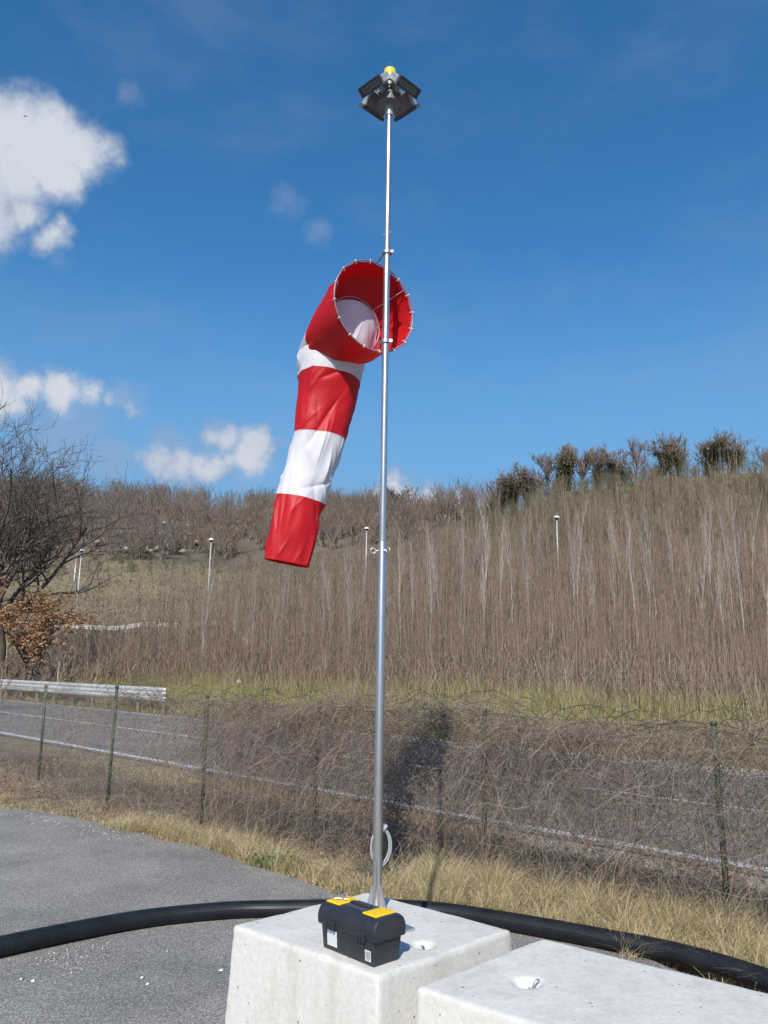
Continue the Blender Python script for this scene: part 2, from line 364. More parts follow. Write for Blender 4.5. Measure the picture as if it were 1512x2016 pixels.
def vnoise(x, y, seed=0, scale=1.):
    """smooth value noise, vectorised"""
    x = np.asarray(x)*scale+seed*17.3; y = np.asarray(y)*scale+seed*9.1
    xi = np.floor(x).astype(int); yi = np.floor(y).astype(int); fx = x-xi; fy = y-yi
    fx = fx*fx*(3-2*fx); fy = fy*fy*(3-2*fy)
    def h(a, b):
        n = (a*374761393+b*668265263+seed*1442695) & 0x7fffffff
        n = ((n ^ (n >> 13))*1274126177) & 0x7fffffff
        return ((n ^ (n >> 16)) & 0xffff)/65535.
    return (h(xi, yi)*(1-fx)*(1-fy)+h(xi+1, yi)*fx*(1-fy)+h(xi, yi+1)*(1-fx)*fy+h(xi+1, yi+1)*fx*fy)*2-1

# ------------------------------------------------------------------ terrain
COLS = {
    -500: [(48, 1318, 1), (58, 1306), (74, 1238), (120, 1130), (200, 955)],
    0: [(45, 0, 1), (58, 1312), (74, 1243), (118, 1136), (200, 972)],
    250: [(34, 0, 1), (50, 1322), (74, 1245), (115, 1136), (200, 985)],
    450: [(29, 0, 1), (45, 1326), (74, 1243), (110, 1150), (200, 1000)],
    600: [(26, 0, 1), (36, 1362), (60, 1268), (100, 1145), (190, 1008)],
    756: [(23.6, 0, 1), (32, 1372), (55, 1272), (90, 1150), (170, 1012)],
    950: [(20.5, 0, 1), (28, 1388), (50, 1270), (85, 1120), (130, 1000)],
    1127: [(18.7, 0, 1), (26, 1390), (50, 1258), (80, 1115), (115, 965)],
    1345: [(17.2, 0, 1), (24.5, 1398), (45, 1275), (75, 1115), (110, 945)],
    1512: [(16, 0, 1), (23.5, 1405), (42, 1290), (72, 1120), (108, 936)],
    2300: [(12.5, 0, 1), (20, 1405), (40, 1290), (72, 1120), (108, 930)]}
ZB = -0.06
YS = np.concatenate([np.arange(0, 250, .5), np.arange(250, 3001, 10.)])
us, tab = [], []
for px in sorted(COLS):
    kn = COLS[px]; ys = [0, kn[0][0]]; zs = [ZB, ZB]
    for (Y, py, *_) in kn[1:]: ys.append(Y); zs.append(PY(px, py, Y)[2])
    Yr = kn[-1][0]; ys += [Yr+25, Yr+120, 3000]; zs += [zs[-1]+.5, zs[-1]-8, -20]
    z = np.interp(YS, ys, zs)
    k = np.ones(9)/9; zz = z.copy(); zz[5:-5] = np.convolve(z, k, 'same')[5:-5]; z[:480] = zz[:480]
    tab.append(z); r = ray(px, 1250); us.append(r[0]/r[1])
us = np.array(us); tab = np.array(tab)
def sstep(v, a, b): t = np.clip((v-a)/(b-a), 0, 1); return t*t*(3-2*t)
def terr(x, y, rough=True):
    x = np.atleast_1d(np.asarray(x, float)); y = np.atleast_1d(np.asarray(y, float))
    az = np.arctan2(x, y); rr = np.hypot(x, y); azc = np.clip(az, -1.0, 1.0)
    Y = rr*np.cos(azc); u = np.clip(np.tan(azc), us[0], us[-1])
    iy = np.interp(Y, YS, np.arange(len(YS))); i0 = np.clip(iy.astype(int), 0, len(YS)-2); fy = iy-i0
    iu = np.interp(u, us, np.arange(len(us))); j0 = np.clip(iu.astype(int), 0, len(us)-2); fu = iu-j0; fu = fu*fu*(3-2*fu)
    z = (tab[j0, i0]*(1-fy)+tab[j0, i0+1]*fy)*(1-fu)+(tab[j0+1, i0]*(1-fy)+tab[j0+1, i0+1]*fy)*fu
    fade = 1-sstep(np.abs(az), 1.15, 1.9)
    s = x+y; w = sstep(s, 22.9, 25)*fade
    n = vnoise(x, y, 1, .09)*.9+vnoise(x, y, 2, .3)*.28
    hill = sstep(s, 27, 60)
    zz = ZB+(z-ZB)*w+n*hill*w+(vnoise(x, y, 3, .9)*.06*w*sstep(s, 24, 27) if rough else 0)
    # verge strip between parking and road: slight mound
    v = sstep(s, 6.8, 7.6)*(1-sstep(s, 9.6, 10.6))*(y > 0)
    return zz+v*(.035+.025*vnoise(x, y, 4, 2.))
def tz(x, y): return float(terr(x, y)[0])

ang = np.unique(np.concatenate([np.linspace(-math.pi, -1.1, 60), np.linspace(-1.1, 1.1, 640), np.linspace(1.1, math.pi, 60)]))
rad = np.concatenate([[0.05], np.geomspace(.6, 300, 430), np.geomspace(320, 3500, 24)])
A_, Rd = np.meshgrid(ang, rad)
gx, gy = (Rd*np.sin(A_)).ravel(), (Rd*np.cos(A_)).ravel(); gz = terr(gx, gy)
V = np.stack([gx, gy, gz], 1); nA = len(ang); idx = np.arange(len(V)).reshape(len(rad), nA)
F = np.stack([idx[:-1, :-1], idx[:-1, 1:], idx[1:, 1:], idx[1:, :-1]], -1).reshape(-1, 4)[:, ::-1].copy()
ground = obj('ground', V, F, M['ground'], smooth=True); props(ground, 'rough verge, meadow and hillside ground of soil and dead grass', 'ground', kind='structure')
s = gx+gy; u = np.tan(np.clip(np.arctan2(gx, gy), -1.3, 1.3)); Yq = gy
def C3(*c): return np.array(c)[None, :]
n1 = vnoise(gx, gy, 5, .25)*.5+.5; n2 = vnoise(gx, gy, 6, .8)*.5+.5; n3 = vnoise(gx, gy, 8, .05)*.5+.5; n4 = vnoise(gx, gy, 9, 3.)*.5+.5
c = C3(.20, .155, .10)*(0.6+.6*n2[:, None])                                   # verge
bank = C3(.17, .155, .065)*(0.8+.4*n1[:, None]); thick_f = C3(.105, .075, .05)*(.6+.8*n2[:, None])
def mixc(a, b, w): return a*(1-w[:, None])+b*w[:, None]
c = mixc(c, bank, sstep(s, 22.6, 24))
ts = np.interp(u, [-.6, -.3, 0, .5], [40, 40, 33, 27])
c = mixc(c, thick_f, sstep(Yq, ts-1, ts+4))
mead = C3(.19, .155, .10)*(0.75+.45*n1[:, None])*(0.9+.2*n4[:, None])
c = mixc(c, mead, sstep(Yq, 66, 74)*(1-sstep(u, -.22, -.1)))
wood = C3(.125, .10, .075)*(0.7+.6*n1[:, None])
c = mixc(c, wood, sstep(Yq+14*n3, 122, 132)*(1-sstep(u, .1, .16)))
scrub = C3(.125, .105, .062)*(0.6+.8*n2[:, None])
c = mixc(c, scrub, sstep(Yq, 84, 92)*sstep(u, .06, .14))
grav = C3(.50, .48, .45)*(0.75+.4*n4[:, None])
gw = sstep(s+n4*.5, 21.9, 22.3)*(1-sstep(s+n1*1.2, 23.4, 24.3))*sstep(gx-gy*.02+n1*2, -6, 0)
c = mixc(c, grav, gw*.9)
gw = sstep(s+n4*.3, 10.5, 10.75)*(1-sstep(s, 11.1, 11.3))*sstep(gx+n1, .8, 2.2)
c = mixc(c, grav, gw)
gw = sstep(s+n4*.3, 10.9, 11.0)*.4
rgba = np.concatenate([np.clip(c, 0, 1), np.ones((len(c), 1))], 1).astype(np.float32)
ca = ground.data.color_attributes.new('zone', 'FLOAT_COLOR', 'POINT'); ca.data.foreach_set('color', rgba.ravel())

# road (straight, running at 45 degrees)
def sheet(name, s0, s1, t0, t1, z, mt, nt_=200, wob=0):
    t = np.linspace(t0, t1, nt_); V = []
    for i, tt in enumerate(t):
        for sv in (s0, s1):
            V.append((sv/2+tt, sv/2-tt, z))           # s = x+y ; t moves along (1,-1)
    idx = np.arange(len(V)).reshape(-1, 2)
    F = np.stack([idx[:-1, 0], idx[1:, 0], idx[1:, 1], idx[:-1, 1]], -1)
    return np.array(V), F
V, F = sheet('road', 11.2, 22.2, -150, 60, -.045, None)
props(obj('road', V, F, M['road']), 'grey two lane road with white lines behind the wire fence', 'road', kind='structure')
parts = [sheet('', 11.42, 11.68, -150, 60, -.040, None), sheet('', 21.62, 21.80, -150, 60, -.040, None), sheet('', 16.20, 16.40, -150, 60, -.040, None), sheet('', 15.5, 15.62, -2, 60, -.040, None)]
V, F = cat_np(parts)
props(obj('road_markings', V, F, M['paint']), 'worn white edge and centre lines painted on the road', 'road markings', kind='structure')

# parking asphalt with its measured edge
ed = [PZ(*p)[:2] for p in ((0, 1592), (60, 1597), (120, 1605), (205, 1628), (300, 1645), (400, 1668), (500, 1705), (560, 1725), (640, 1750), (700, 1770), (860, 1790))]
ed = [(-9, 14.5), (-6.5, 12.0)]+[tuple(e) for e in ed]+[(1.1, 5.85), (1.9, 5.1), (2.9, 4.0), (4.2, 2.2), (7, -3)]
E2 = []
for a, b in zip(ed[:-1], ed[1:]):
    for k in range(12):
        f = k/12; x = a[0]*(1-f)+b[0]*f; y = a[1]*(1-f)+b[1]*f
        n = float(vnoise(x, y, 11, 2.2)[()])*.07+float(vnoise(x, y, 12, 9.)[()])*.025
        E2.append((x+n*.7, y+n*.7))
E2.append(ed[-1])
V = [(x, y, 0.) for x, y in E2]+[(x+.04, y+.04, -.07) for x, y in E2]+[(-60, y, 0.) if False else (x-30, y-30, 0.) for x, y in E2]
n = len(E2); F = []
for i in range(n-1): F += [[i, i+n, i+n+1, i+1], [i, i+1, i+1+2*n, i+2*n]]
o = obj('parking_asphalt', V, [f[::-1] for f in F], M['asphalt']); props(o, 'light grey parking area of worn asphalt under the blocks', 'pavement', kind='structure')

# ------------------------------------------------------------------ concrete blocks
def block(F0, a, b, la, lb, h, pit, seed, label):
    a = nrm(a); b = nrm(b); c = np.array(F0)+a*la/2+b*lb/2
    root = empty('concrete_block', (c[0], c[1], 0), label, 'concrete block', 'cast concrete ballast blocks')
    hx, hy = la/2, lb/2; st = .0125
    Vs, Fs, n0 = [], [], 0
    def grid(fn, nu, nv, flip=False):
        nonlocal n0
        uu, vv = np.meshgrid(np.linspace(-1, 1, nu), np.linspace(-1, 1, nv), indexing='ij')
        P = fn(uu, vv).reshape(-1, 3); idx = n0+np.arange(nu*nv).reshape(nu, nv)
        Fq = np.stack([idx[:-1, :-1], idx[1:, :-1], idx[1:, 1:], idx[:-1, 1:]], -1).reshape(-1, 4)
        if flip: Fq = Fq[:, ::-1]
        Vs.append(P); Fs.append(Fq); n0 += nu*nv
    nx, ny, nz_ = int(la/st), int(lb/st), int(h/st)
    grid(lambda u, v: np.stack([u*hx, v*hy, 0*u+h], -1), nx, ny)
    for sg in (-1, 1):
        grid(lambda u, v: np.stack([u*hx, 0*u+sg*hy, (v+1)/2*h], -1), nx, nz_, sg > 0)
        grid(lambda u, v: np.stack([0*u+sg*hx, u*hy, (v+1)/2*h], -1), ny, nz_, sg < 0)
    P = np.vstack(Vs); Fq = np.vstack(Fs)
    rr = .012+.006*vnoise(P[:, 0]*1.3+P[:, 2], P[:, 1]*1.3-P[:, 2], seed, 9.)+.006*np.clip(vnoise(P[:, 0]+P[:, 2]*2, P[:, 1]+P[:, 2], seed+1, 28.), 0, 1)
    q = np.stack([np.clip(P[:, 0], -hx+rr, hx-rr), np.clip(P[:, 1], -hy+rr, hy-rr), np.minimum(P[:, 2], h-rr)], 1)
    d = P-q; L = np.linalg.norm(d, axis=1, keepdims=True); P = np.where(L > 1e-6, q+d/np.maximum(L, 1e-6)*np.minimum(rr[:, None], L), P)
    pl = np.array([(pit[0]-c[0])*a[0]+(pit[1]-c[1])*a[1], (pit[0]-c[0])*b[0]+(pit[1]-c[1])*b[1]])
    # draft of the mould: slightly wider at the foot
    k = 1+.05*(1-P[:, 2]/h); top = P[:, 2] > h-.005
    dd = np.hypot(P[:, 0]-pl[0], P[:, 1]-pl[1])*(1+.12*vnoise(P[:, 0], P[:, 1], seed+3, 14.))
    P[:, 2] -= np.where(top, .046*np.exp(-(dd/.042)**4)+.004*np.exp(-(dd/.12)**2), 0)
    P[:, 2] += np.where(top, .0018*vnoise(P[:, 0], P[:, 1], seed+5, 5.)+.0006*vnoise(P[:, 0], P[:, 1], seed+6, 30.), 0)
    P[:, :2] *= k[:, None]
    Wd = np.stack([c[0]+P[:, 0]*a[0]+P[:, 1]*b[0], c[1]+P[:, 0]*a[1]+P[:, 1]*b[1], P[:, 2]], 1)
    if np.cross(a, b) < 0: Fq = Fq[:, ::-1]
    obj('body', Wd, Fq.copy(), M['concrete'], root, smooth=True)
    pts = []
    d2 = nrm([.8, .6, 0]); 
    for k in range(15):
        t = math.pi*k/14; pts.append(np.array([pit[0], pit[1], h-.052])+d2*math.cos(t)*.020+np.array([0, 0, 1])*math.sin(t)*.052+np.array([.01, -.01, 0])*math.sin(t))
    V, F = sweep(pts, .0055, 10); obj('lifting_loop', V, F, M['zinc'], root, smooth=True)
    return root
block((.008, 3.297), (-.665, .585), (.595, .57), .885, .83, .6, PZ(826, 1862, .6), 21, 'pale concrete block carrying the steel mast and the black toolbox')
block((.148+.787*1.05, 3.20-.617*1.05), (-.787, .617), (.577, .565), 1.05, .807, .6, PZ(1052, 1928, .6), 41, 'empty pale concrete block at the lower right, nothing standing on it')

# ------------------------------------------------------------------ mast
MX, MY = -.006, 4.05; H0 = .6
mast = empty('mast', (MX, MY, H0), 'tall brushed steel mast with a floodlight cluster on top, bolted to a concrete block', 'mast')
R1, R2 = .0222, .0182
V, F = lathe((MX, MY, H0+.012), (0, 0, 1), [(R1, 0), (R1, 1.775), (R1-.002, 1.785)], 40); obj('lower_tube', V, F, M['steel'], mast, smooth=False)
V, F = lathe((MX, MY, H0+1.72), (0, 0, 1), [(R2, 0), (R2, 1.81)], 40); obj('middle_tube', V, F, M['steel'], mast)
V, F = lathe((MX, MY, H0+3.532), (0, 0, 1), [(R2-.0014, 0), (R2-.0014, .80)], 40); obj('upper_tube', V, F, M['steel'], mast)
for o in [c_ for c_ in mast.children]:
    o.data.polygons.foreach_set('use_smooth', np.ones(len(o.data.polygons), dtype=bool)); e = o.modifiers.new('es', 'EDGE_SPLIT'); e.split_angle = R_(35)
Rc = np.array([.169, 3.843]); d1 = nrm([-.59, .81]); d2 = nrm([-.77, -.64]); l1, l2 = .315, .22
pc = Rc+d1*l1/2+d2*l2/2
V, F = box((pc[0], pc[1], H0+.006), (l1/2, l2/2, .0055), [(*d1, 0), (*d2, 0), (0, 0, 1)]); obj('base_plate', V, F, M['zinc'], mast, bevel=.002)
for k in range(4):
    a = R_(-32+90*k); dx, dy = math.cos(a), math.sin(a); w_ = .003; nx_, ny_ = -dy*w_, dx*w_
    pr = [(R1-.001, .012), (.062, .012), (.062, .020), (R1+.004, .135), (R1-.001, .135)]
    V = [(MX+dx*r+sx*nx_, MY+dy*r+sx*ny_, H0+z) for sx in (-1, 1) for r, z in pr]
    F = [list(range(5))[::-1], list(range(5, 10))]+[[i, (i+1) % 5, (i+1) % 5+5, i+5] for i in range(5)]
    obj('gusset', V, F, M['zinc'], mast)
for (dx, dy) in ((.045, .045), (.27, .045), (.045, .175), (.27, .175)):
    p = Rc+d1*dx+d2*dy
    V, F = join(lathe((p[0], p[1], H0+.011), (0, 0, 1), [(.012, 0), (.012, .003)], 20), lathe((p[0], p[1], H0+.014), (0, 0, 1), [(.0095, 0), (.0095, .010)], 6), lathe((p[0], p[1], H0+.024), (0, 0, 1), [(.0055, 0), (.0055, .026), (.004, .029)], 14))
    if dy < .1 or dx < .1: obj('anchor_bolt', V, F, M['zinc'], mast)
# eye bolts below the joint
for az_, tilt in ((188, 0), (-52, 6), (68, 0)):
    a = R_(az_); d = np.array([math.cos(a), math.sin(a), 0]); z0 = 2.352
    p = np.array([MX, MY, z0])+d*R1; c_ = p+d*.026
    V1 = cyl(p-d*.002, p+d*.014, .005, 12); V2 = lathe(p, d, [(.0085, 0), (.0085, .005)], 6)
    side = np.array([0, 0, 1.]); lat = d
    V3 = sweep([c_+(lat*math.cos(t)+side*math.sin(t))*.0135 for t in np.linspace(0, 2*math.pi, 24, endpoint=False)], .0032, 8, closed=True)
    V, F = join(V1, V2, V3); obj('eye_bolt', V, F, M['tie'] if False else M['zinc'], mast, smooth=True)
for az_, dz in ((200, 0), (-40, .012)):
    a = R_(az_); d = np.array([math.cos(a), math.sin(a), 0]); p = np.array([MX, MY, 4.15+dz])+d*R2
    V, F = join(cyl(p-d*.003, p+d*.010, .0028, 10), lathe(p+d*.010, d, [(.0052, 0), (.0052, .004)], 6)); obj('clamp_screw', V, F, M['zinc'], mast)
# head
HZ = 4.98
V, F = lathe((MX, MY, HZ-.065), (0, 0, 1), [(.023, 0), (.023, .075)], 32); obj('head_socket', V, F, M['lampgrey'], mast)
V, F = lathe((MX, MY, HZ), (0, 0, 1), [(.068, 0), (.071, .004), (.071, .012), (.064, .016), (.064, .05), (.03, .075), (.018, .12)], 48)
hub = obj('hub', V, F, M['hub'], mast)
for k in range(6):
    a = k*math.pi/3+.3; V, F = lathe((MX+math.cos(a)*.056, MY+math.sin(a)*.056, HZ-.003), (0, 0, 1), [(.0045, 0), (.0045, .004)], 8); obj('screw', V, F, M['lampdark'], hub)
for k in range(4):
    a = R_(45+90*k); o_ = np.array([math.cos(a), math.sin(a), 0]); tg = np.array([-math.sin(a), math.cos(a), 0]); e_ = R_(48)
    nn = o_*math.cos(e_)-np.array([0, 0, 1])*math.sin(e_); upv = o_*math.sin(e_)+np.array([0, 0, 1])*math.cos(e_)
    cc = np.array([MX, MY, HZ+.078])+o_*.118; ht, hu, hn = .083, .026, .054; ax = [tg, upv, nn]
    fl = empty('floodlight', (0, 0, 0)); fl['_o'] = (float(MX), float(MY), float(H0)); fl.parent = mast; fl.location = (0, 0, 0)
    V, F = box(cc-nn*.006, (ht-.005, hu-.004, hn-.006), ax); obj('housing', V, F, M['lampgrey'], fl, bevel=.006)
    V, F = box(cc-upv*(hu-.003)-nn*.004, (ht-.012, .0025, hn-.010), ax); obj('back_panel', V, F, M['lampback'], fl)
    fr = []
    for s_ in (-1, 1):
        fr.append(box(cc+tg*s_*(ht-.005)+nn*(hn-.006), (.007, hu+.003, .010), ax)); fr.append(box(cc+upv*s_*(hu-.002)+nn*(hn-.006), (ht-.012, .005, .0095), ax))
    V, F = join(*fr); obj('bezel', V, F, M['lampdark'], fl)
    V, F = box(cc+nn*(hn-.006), (ht-.012, hu-.006, .003), ax); gl = obj('glass', V, F, M['lampglass'], fl)
    V, F = join(*[box(cc+tg*(q*.0155)+upv*w_*.009+nn*(hn-.002), (.0045, .0045, .0015), ax) for q in range(-4, 5) for w_ in (-1, 1)]); gl['label'] = 'dark glass of the floodlight'
    obj('diode_grid', V, F, M['lampback'], fl)
    b1 = cc-nn*(hn-.004)+upv*.004; b0 = np.array([MX, MY, HZ+.115])+o_*.012
    V, F = join(box((b1+b0)/2, (.030, np.linalg.norm(b1-b0)/2+.010, .003), [tg, nrm(b1-b0), nrm(np.cross(tg, b1-b0))]),
                box(cc-upv*(hu+.004)-nn*.03-o_*.012, (.016, .022, .003), [tg, nrm(o_+[0, 0, .6]), nrm(np.cross(tg, o_+[0, 0, .6]))]))
    obj('bracket', V, F, M['lampgrey'], fl)
bc = empty('beacon', (0, 0, 0)); bc['_o'] = (float(MX), float(MY), float(H0)); bc.parent = mast
V, F = lathe((MX, MY, HZ+.12), (0, 0, 1), [(.010, 0), (.022, .035), (.033, .075), (.034, .118), (.026, .126)], 32); obj('yellow_core', V, F, M['yellow'], bc, smooth=True)
V, F = lathe((MX, MY, HZ+.238), (0, 0, 1), [(.021, 0), (.021, .036), (.018, .042), (.016, .039), (.0185, .034), (.0185, .002)], 32, caps=False); obj('clear_cover', V, F, M['glass'], bc, smooth=True)
for a in (-95, 25, 145):
    a = R_(a); p = np.array([MX+math.cos(a)*.034, MY+math.sin(a)*.034, HZ+.10]); V, F = cyl(p, p+[0, 0, .135], .0038, 10); obj('rod', V, F, M['lampwhite'], bc)

# ------------------------------------------------------------------ windsock
C0 = PY(737, 603, 4.16)
nb = nrm([-.57, .82, 0]); eA = np.array([.82, .57, 0]); eA = nrm(eA); eB = np.array([0, 0, 1.])
sock = empty('windsock', (MX, MY, 3.5), 'red and white striped windsock drooping from a wire hoop clamped to the mast', 'windsock')
RM = .262
st = [  # centre, e1, e2, r1, r2, t
    (C0, eA, eB, RM, RM, 0.),
    (C0+nb*.14+np.array([-.012, 0, -.02]), eA, nrm([.12, -.1, 1]), .245, .245, .5),
    (PY(674, 657, 4.36), nrm([.86, .42, .10]), nrm([.30, -.35, .9]), .222, .205, 1.),
    (PY(653, 712, 4.42), nrm([.93, .25, .04]), nrm([.25, -.70, .60]), .200, .168, 1.5),
    (PY(648, 748, 4.45), nrm([.96, .22, -.08]), nrm([.15, -.93, .16]), .180, .145, 2.),
    (PY(641, 802, 4.45), nrm([.97, .2, -.08]), nrm([.1, -.98, .06]), .171, .118, 2.5),
    (PY(629, 861, 4.42), nrm([.97, .2, -.06]), nrm([.1, -.98, .05]), .150, .098, 3.),
    (PY(611, 920, 4.40), nrm([.96, .2, -.12]), nrm([.1, -.98, .0]), .139, .085, 3.5),
    (PY(591, 982, 4.38), nrm([.95, .2, -.16]), nrm([.1, -.98, .0]), .129, .078, 4.),
    (PY(578, 1046, 4.37), nrm([.95, .2, -.17]), nrm([.1, -.98, .0]), .130, .070, 4.5),
    (PY(564, 1109, 4.36), nrm([.95, .2, -.15]), nrm([.1, -.98, .0]), .129, .066, 5.)]
tt = np.array([s_[5] for s_ in st]); arr = np.array([np.concatenate([s_[0], s_[1], s_[2], [s_[3], s_[4]]]) for s_ in st])
def crom(t):
    i = min(int(np.searchsorted(tt, t, 'right')-1), len(tt)-2); f = (t-tt[i])/(tt[i+1]-tt[i])
    p0, p1, p2, p3 = arr[max(i-1, 0)], arr[i], arr[i+1], arr[min(i+2, len(tt)-1)]
    return .5*((2*p1)+(-p0+p2)*f+(2*p0-5*p1+4*p2-p3)*f*f+(-p0+3*p1-3*p2+p3)*f**3)
NT, NP = 300, 240
rc = np.random.default_rng(12); Tt = np.linspace(0, 5, NT); Aa = 2*np.pi*np.arange(NP)/NP
Q = np.array([crom(t) for t in Tt]); E1, E2_ = nrm_rows(Q[:, 3:6]), nrm_rows(Q[:, 6:9])
base = Q[:, None, :3]+E1[:, None]*np.cos(Aa)[None, :, None]*Q[:, None, 9:10]+E2_[:, None]*np.sin(Aa)[None, :, None]*Q[:, None, 10:11]
NR = nrm_rows(E1[:, None]*(np.cos(Aa)[None, :, None]/Q[:, None, 9:10])+E2_[:, None]*(np.sin(Aa)[None, :, None]/Q[:, None, 10:11]))
U2 = (Aa[None, :]*.16)+0*Tt[:, None]; S2 = Tt[:, None]*.36+0*Aa[None, :]; D = np.zeros((NT, NP)); LU = 2*math.pi*.16
def crease(u0, s0, ang_, L, w_, amp):                  # one sharp fold line in the cloth
    du = (U2-u0+LU/2) % LU-LU/2; ds = S2-s0; along_ = du*math.cos(ang_)+ds*math.sin(ang_); ac = -du*math.sin(ang_)+ds*math.cos(ang_)
    return amp*np.exp(-np.abs(ac)/w_)*np.exp(-(along_/L)**2)
for _ in range(90):
    t0 = rc.uniform(.25, 4.9); a_ = rc.choice([rc.normal(math.pi/2, .25), rc.uniform(0, math.pi), rc.normal(1.1, .3), rc.normal(2.1, .3)])
    D += crease(rc.uniform(0, LU), t0*.36, a_, rc.uniform(.03, .16), rc.uniform(.008, .03), rc.choice([-1, 1, 1])*rc.uniform(.005, .016))
for k in range(7):                                      # bunching where the sock turns down
    D += crease(rc.uniform(.55, .98)*LU, rc.uniform(1.25, 2.1)*.36, rc.normal(.0, .35), rc.uniform(.08, .2), .012, rc.uniform(.008, .016))
D += crease(R_(218)*.16, 3.4*.36, math.pi/2, .62, .010, .010)     # long edge fold down the front left
D += crease(R_(300)*.16, 3.0*.36, math.pi/2-.1, .45, .05, .010)
sm = vnoise(U2*9, S2*5, 70)*.010+vnoise(U2*22, S2*14, 71)*.003
D = (D+sm)*np.clip(Tt[:, None]/.45, 0, 1)+.003*np.sin(Aa[None, :]*16)*np.clip(1-Tt[:, None]/.25, 0, 1)
seam_ = (np.abs(Aa-0)[None, :] < 1)*0
V = base+NR*D[..., None]
idx = np.arange(NT*NP).reshape(NT, NP); B = np.roll(idx, -1, 1)
F = np.stack([idx[:-1], B[:-1], B[1:], idx[1:]], -1).reshape(-1, 4)
mi = np.repeat(((5*(np.arange(NT-1)+.5)/(NT-1)).astype(int) % 2), NP)
fab = obj('fabric', V.reshape(-1, 3), F, [M['red'], M['white']], sock, smooth=True, mi=mi)
so = fab.modifiers.new('thick', 'SOLIDIFY'); so.thickness = .0012
# seams
for ts_ in (1, 2, 3, 4, 4.985):
    i = int(round(ts_/5*(NT-1))); V_, F_ = sweep(V[i, ::4], .0016, 6, closed=True)
    obj('seam', V_, F_, M['white'] if ts_ != 4.985 else M['red'], fab, smooth=True)
ring = [C0-nb*.004+eA*math.cos(t)*(RM+.007)+eB*math.sin(t)*(RM+.007) for t in np.linspace(0, 2*math.pi, 72, endpoint=False)]
V_, F_ = sweep(ring, .0042, 8, closed=True); obj('mouth_ring', V_, F_, M['redwire'], sock, smooth=True)
C1 = C0+nb*.15+np.array([-.025, 0, -.055]); RI = .168
ring2 = [C1+eA*math.cos(t)*RI+eB*math.sin(t)*RI for t in np.linspace(0, 2*math.pi, 64, endpoint=False)]
V_, F_ = sweep(ring2, .0045, 8, closed=True); obj('inner_ring', V_, F_, M['redwire'], sock, smooth=True)
for a in (38, 158, 278):
    a = R_(a); V_, F_ = cyl(C0+(eA*math.cos(a)+eB*math.sin(a))*RM, C1+(eA*math.cos(a+.12)+eB*math.sin(a+.12))*RI, .0032, 8); obj('stay_rod', V_, F_, M['redwire'], sock, smooth=True)
for k in range(16):
    a = 2*math.pi*(k+.35)/16; p = C0+(eA*math.cos(a)+eB*math.sin(a))*(RM+.003); rd_ = eA*math.cos(a)+eB*math.sin(a)
    V_, F_ = sweep([p+rd_*math.cos(t)*.0095+nb*(math.sin(t)*.010+.002) for t in np.linspace(0, 2*math.pi, 14, endpoint=False)], .0019, 6, closed=True)
    V2_, F2_ = box(p+rd_*.008-nb*.009, (.0036, .003, .003), [eA, eB, nb]); V_, F_ = join((V_, F_), (V2_, F2_))
    obj('tie', V_, F_, M['tie'], sock, smooth=True)
for zc, top in ((4.045, 1), (3.512, 0)):
    V_, F_ = lathe((MX, MY, zc-.010), (0, 0, 1), [(R2+.001, 0), (R2+.010, 0), (R2+.010, .016), (R2+.001, .016)], 32)
    V2_ = box((MX+.027, MY-.016, zc-.001), (.009, .004, .008)); 
    ar = C0+eB*(RM+.007)*(1 if top else -1)
    V3_ = sweep([(MX-.015, MY+.008, zc-.004), (MX-.03, MY+.03, zc-.012*(1 if top else -1)), ar+[.02, -.02, 0], ar], .0045, 8)
    obj('clamp_collar', V_, F_, M['steel'], sock, smooth=False)
    V_, F_ = join(V2_, V3_); obj('clamp_arm', V_, F_, M['redwire'] if top else M['zinc'], sock, smooth=False)

# cable coil on the mast
cc = PY(748, 1667, 4.075); parts = []
for k in range(7):
    rx, rz = .052+.002*(k % 3), .083+.003*((k*2) % 3); off = np.array([.004*(k % 3), .004*k, -.004*(k % 2)])
    parts.append(sweep([cc+off+np.array([.86, .5, 0])*math.cos(t)*rx+np.array([0, .0, 1])*math.sin(t)*rz*(1+.03*math.sin(2*t+k)) for t in np.linspace(0, 2*math.pi, 48, endpoint=False)], .0030, 6, closed=True))
parts.append(sweep([cc+[.018, .01, .098], cc+[.006, -.004, .11], cc+[-.005, -.02, .10]], .006, 8)); parts.append(cyl(cc+[.016, .012, .07], cc+[.03, .012, .10], .010, 10))
V, F = join(*parts); props(obj('cable_coil', V, F, M['white_wire'], smooth=True, origin=cc), 'coil of thin pale cable tied to the mast just above the block', 'cable')

# ------------------------------------------------------------------ toolbox
A2 = nrm([-.69, .72]); B2 = nrm([.72, .69]); n0_ = np.array([-.013, 3.372]); AX = [(*A2, 0), (*B2, 0), (0, 0, 1)]
LB, WB = .318, .150
tb = empty('toolbox', (*(n0_+A2*LB/2+B2*WB/2), H0), 'black plastic toolbox with two yellow lid trays in front of the mast foot', 'toolbox')
def tbp(a, b, z): p = n0_+A2*a+B2*b; return np.array([p[0], p[1], H0+z])
def taper(a0, a1, b0, b1, z0, z1, ins):
    V = [tbp(a, b, z0) for a, b in ((a0+ins, b0+ins), (a1-ins, b0+ins), (a1-ins, b1-ins), (a0+ins, b1-ins))]+[tbp(a, b, z1) for a, b in ((a0, b0), (a1, b0), (a1, b1), (a0, b1))]
    return np.array(V), [[0, 1, 2, 3], [7, 6, 5, 4], [1, 0, 4, 5], [2, 1, 5, 6], [3, 2, 6, 7], [0, 3, 7, 4]]
V, F = taper(-.004, LB+.004, -.004, WB+.004, .002, .108, .008); obj('body', V, F, M['black'], tb, bevel=.007)
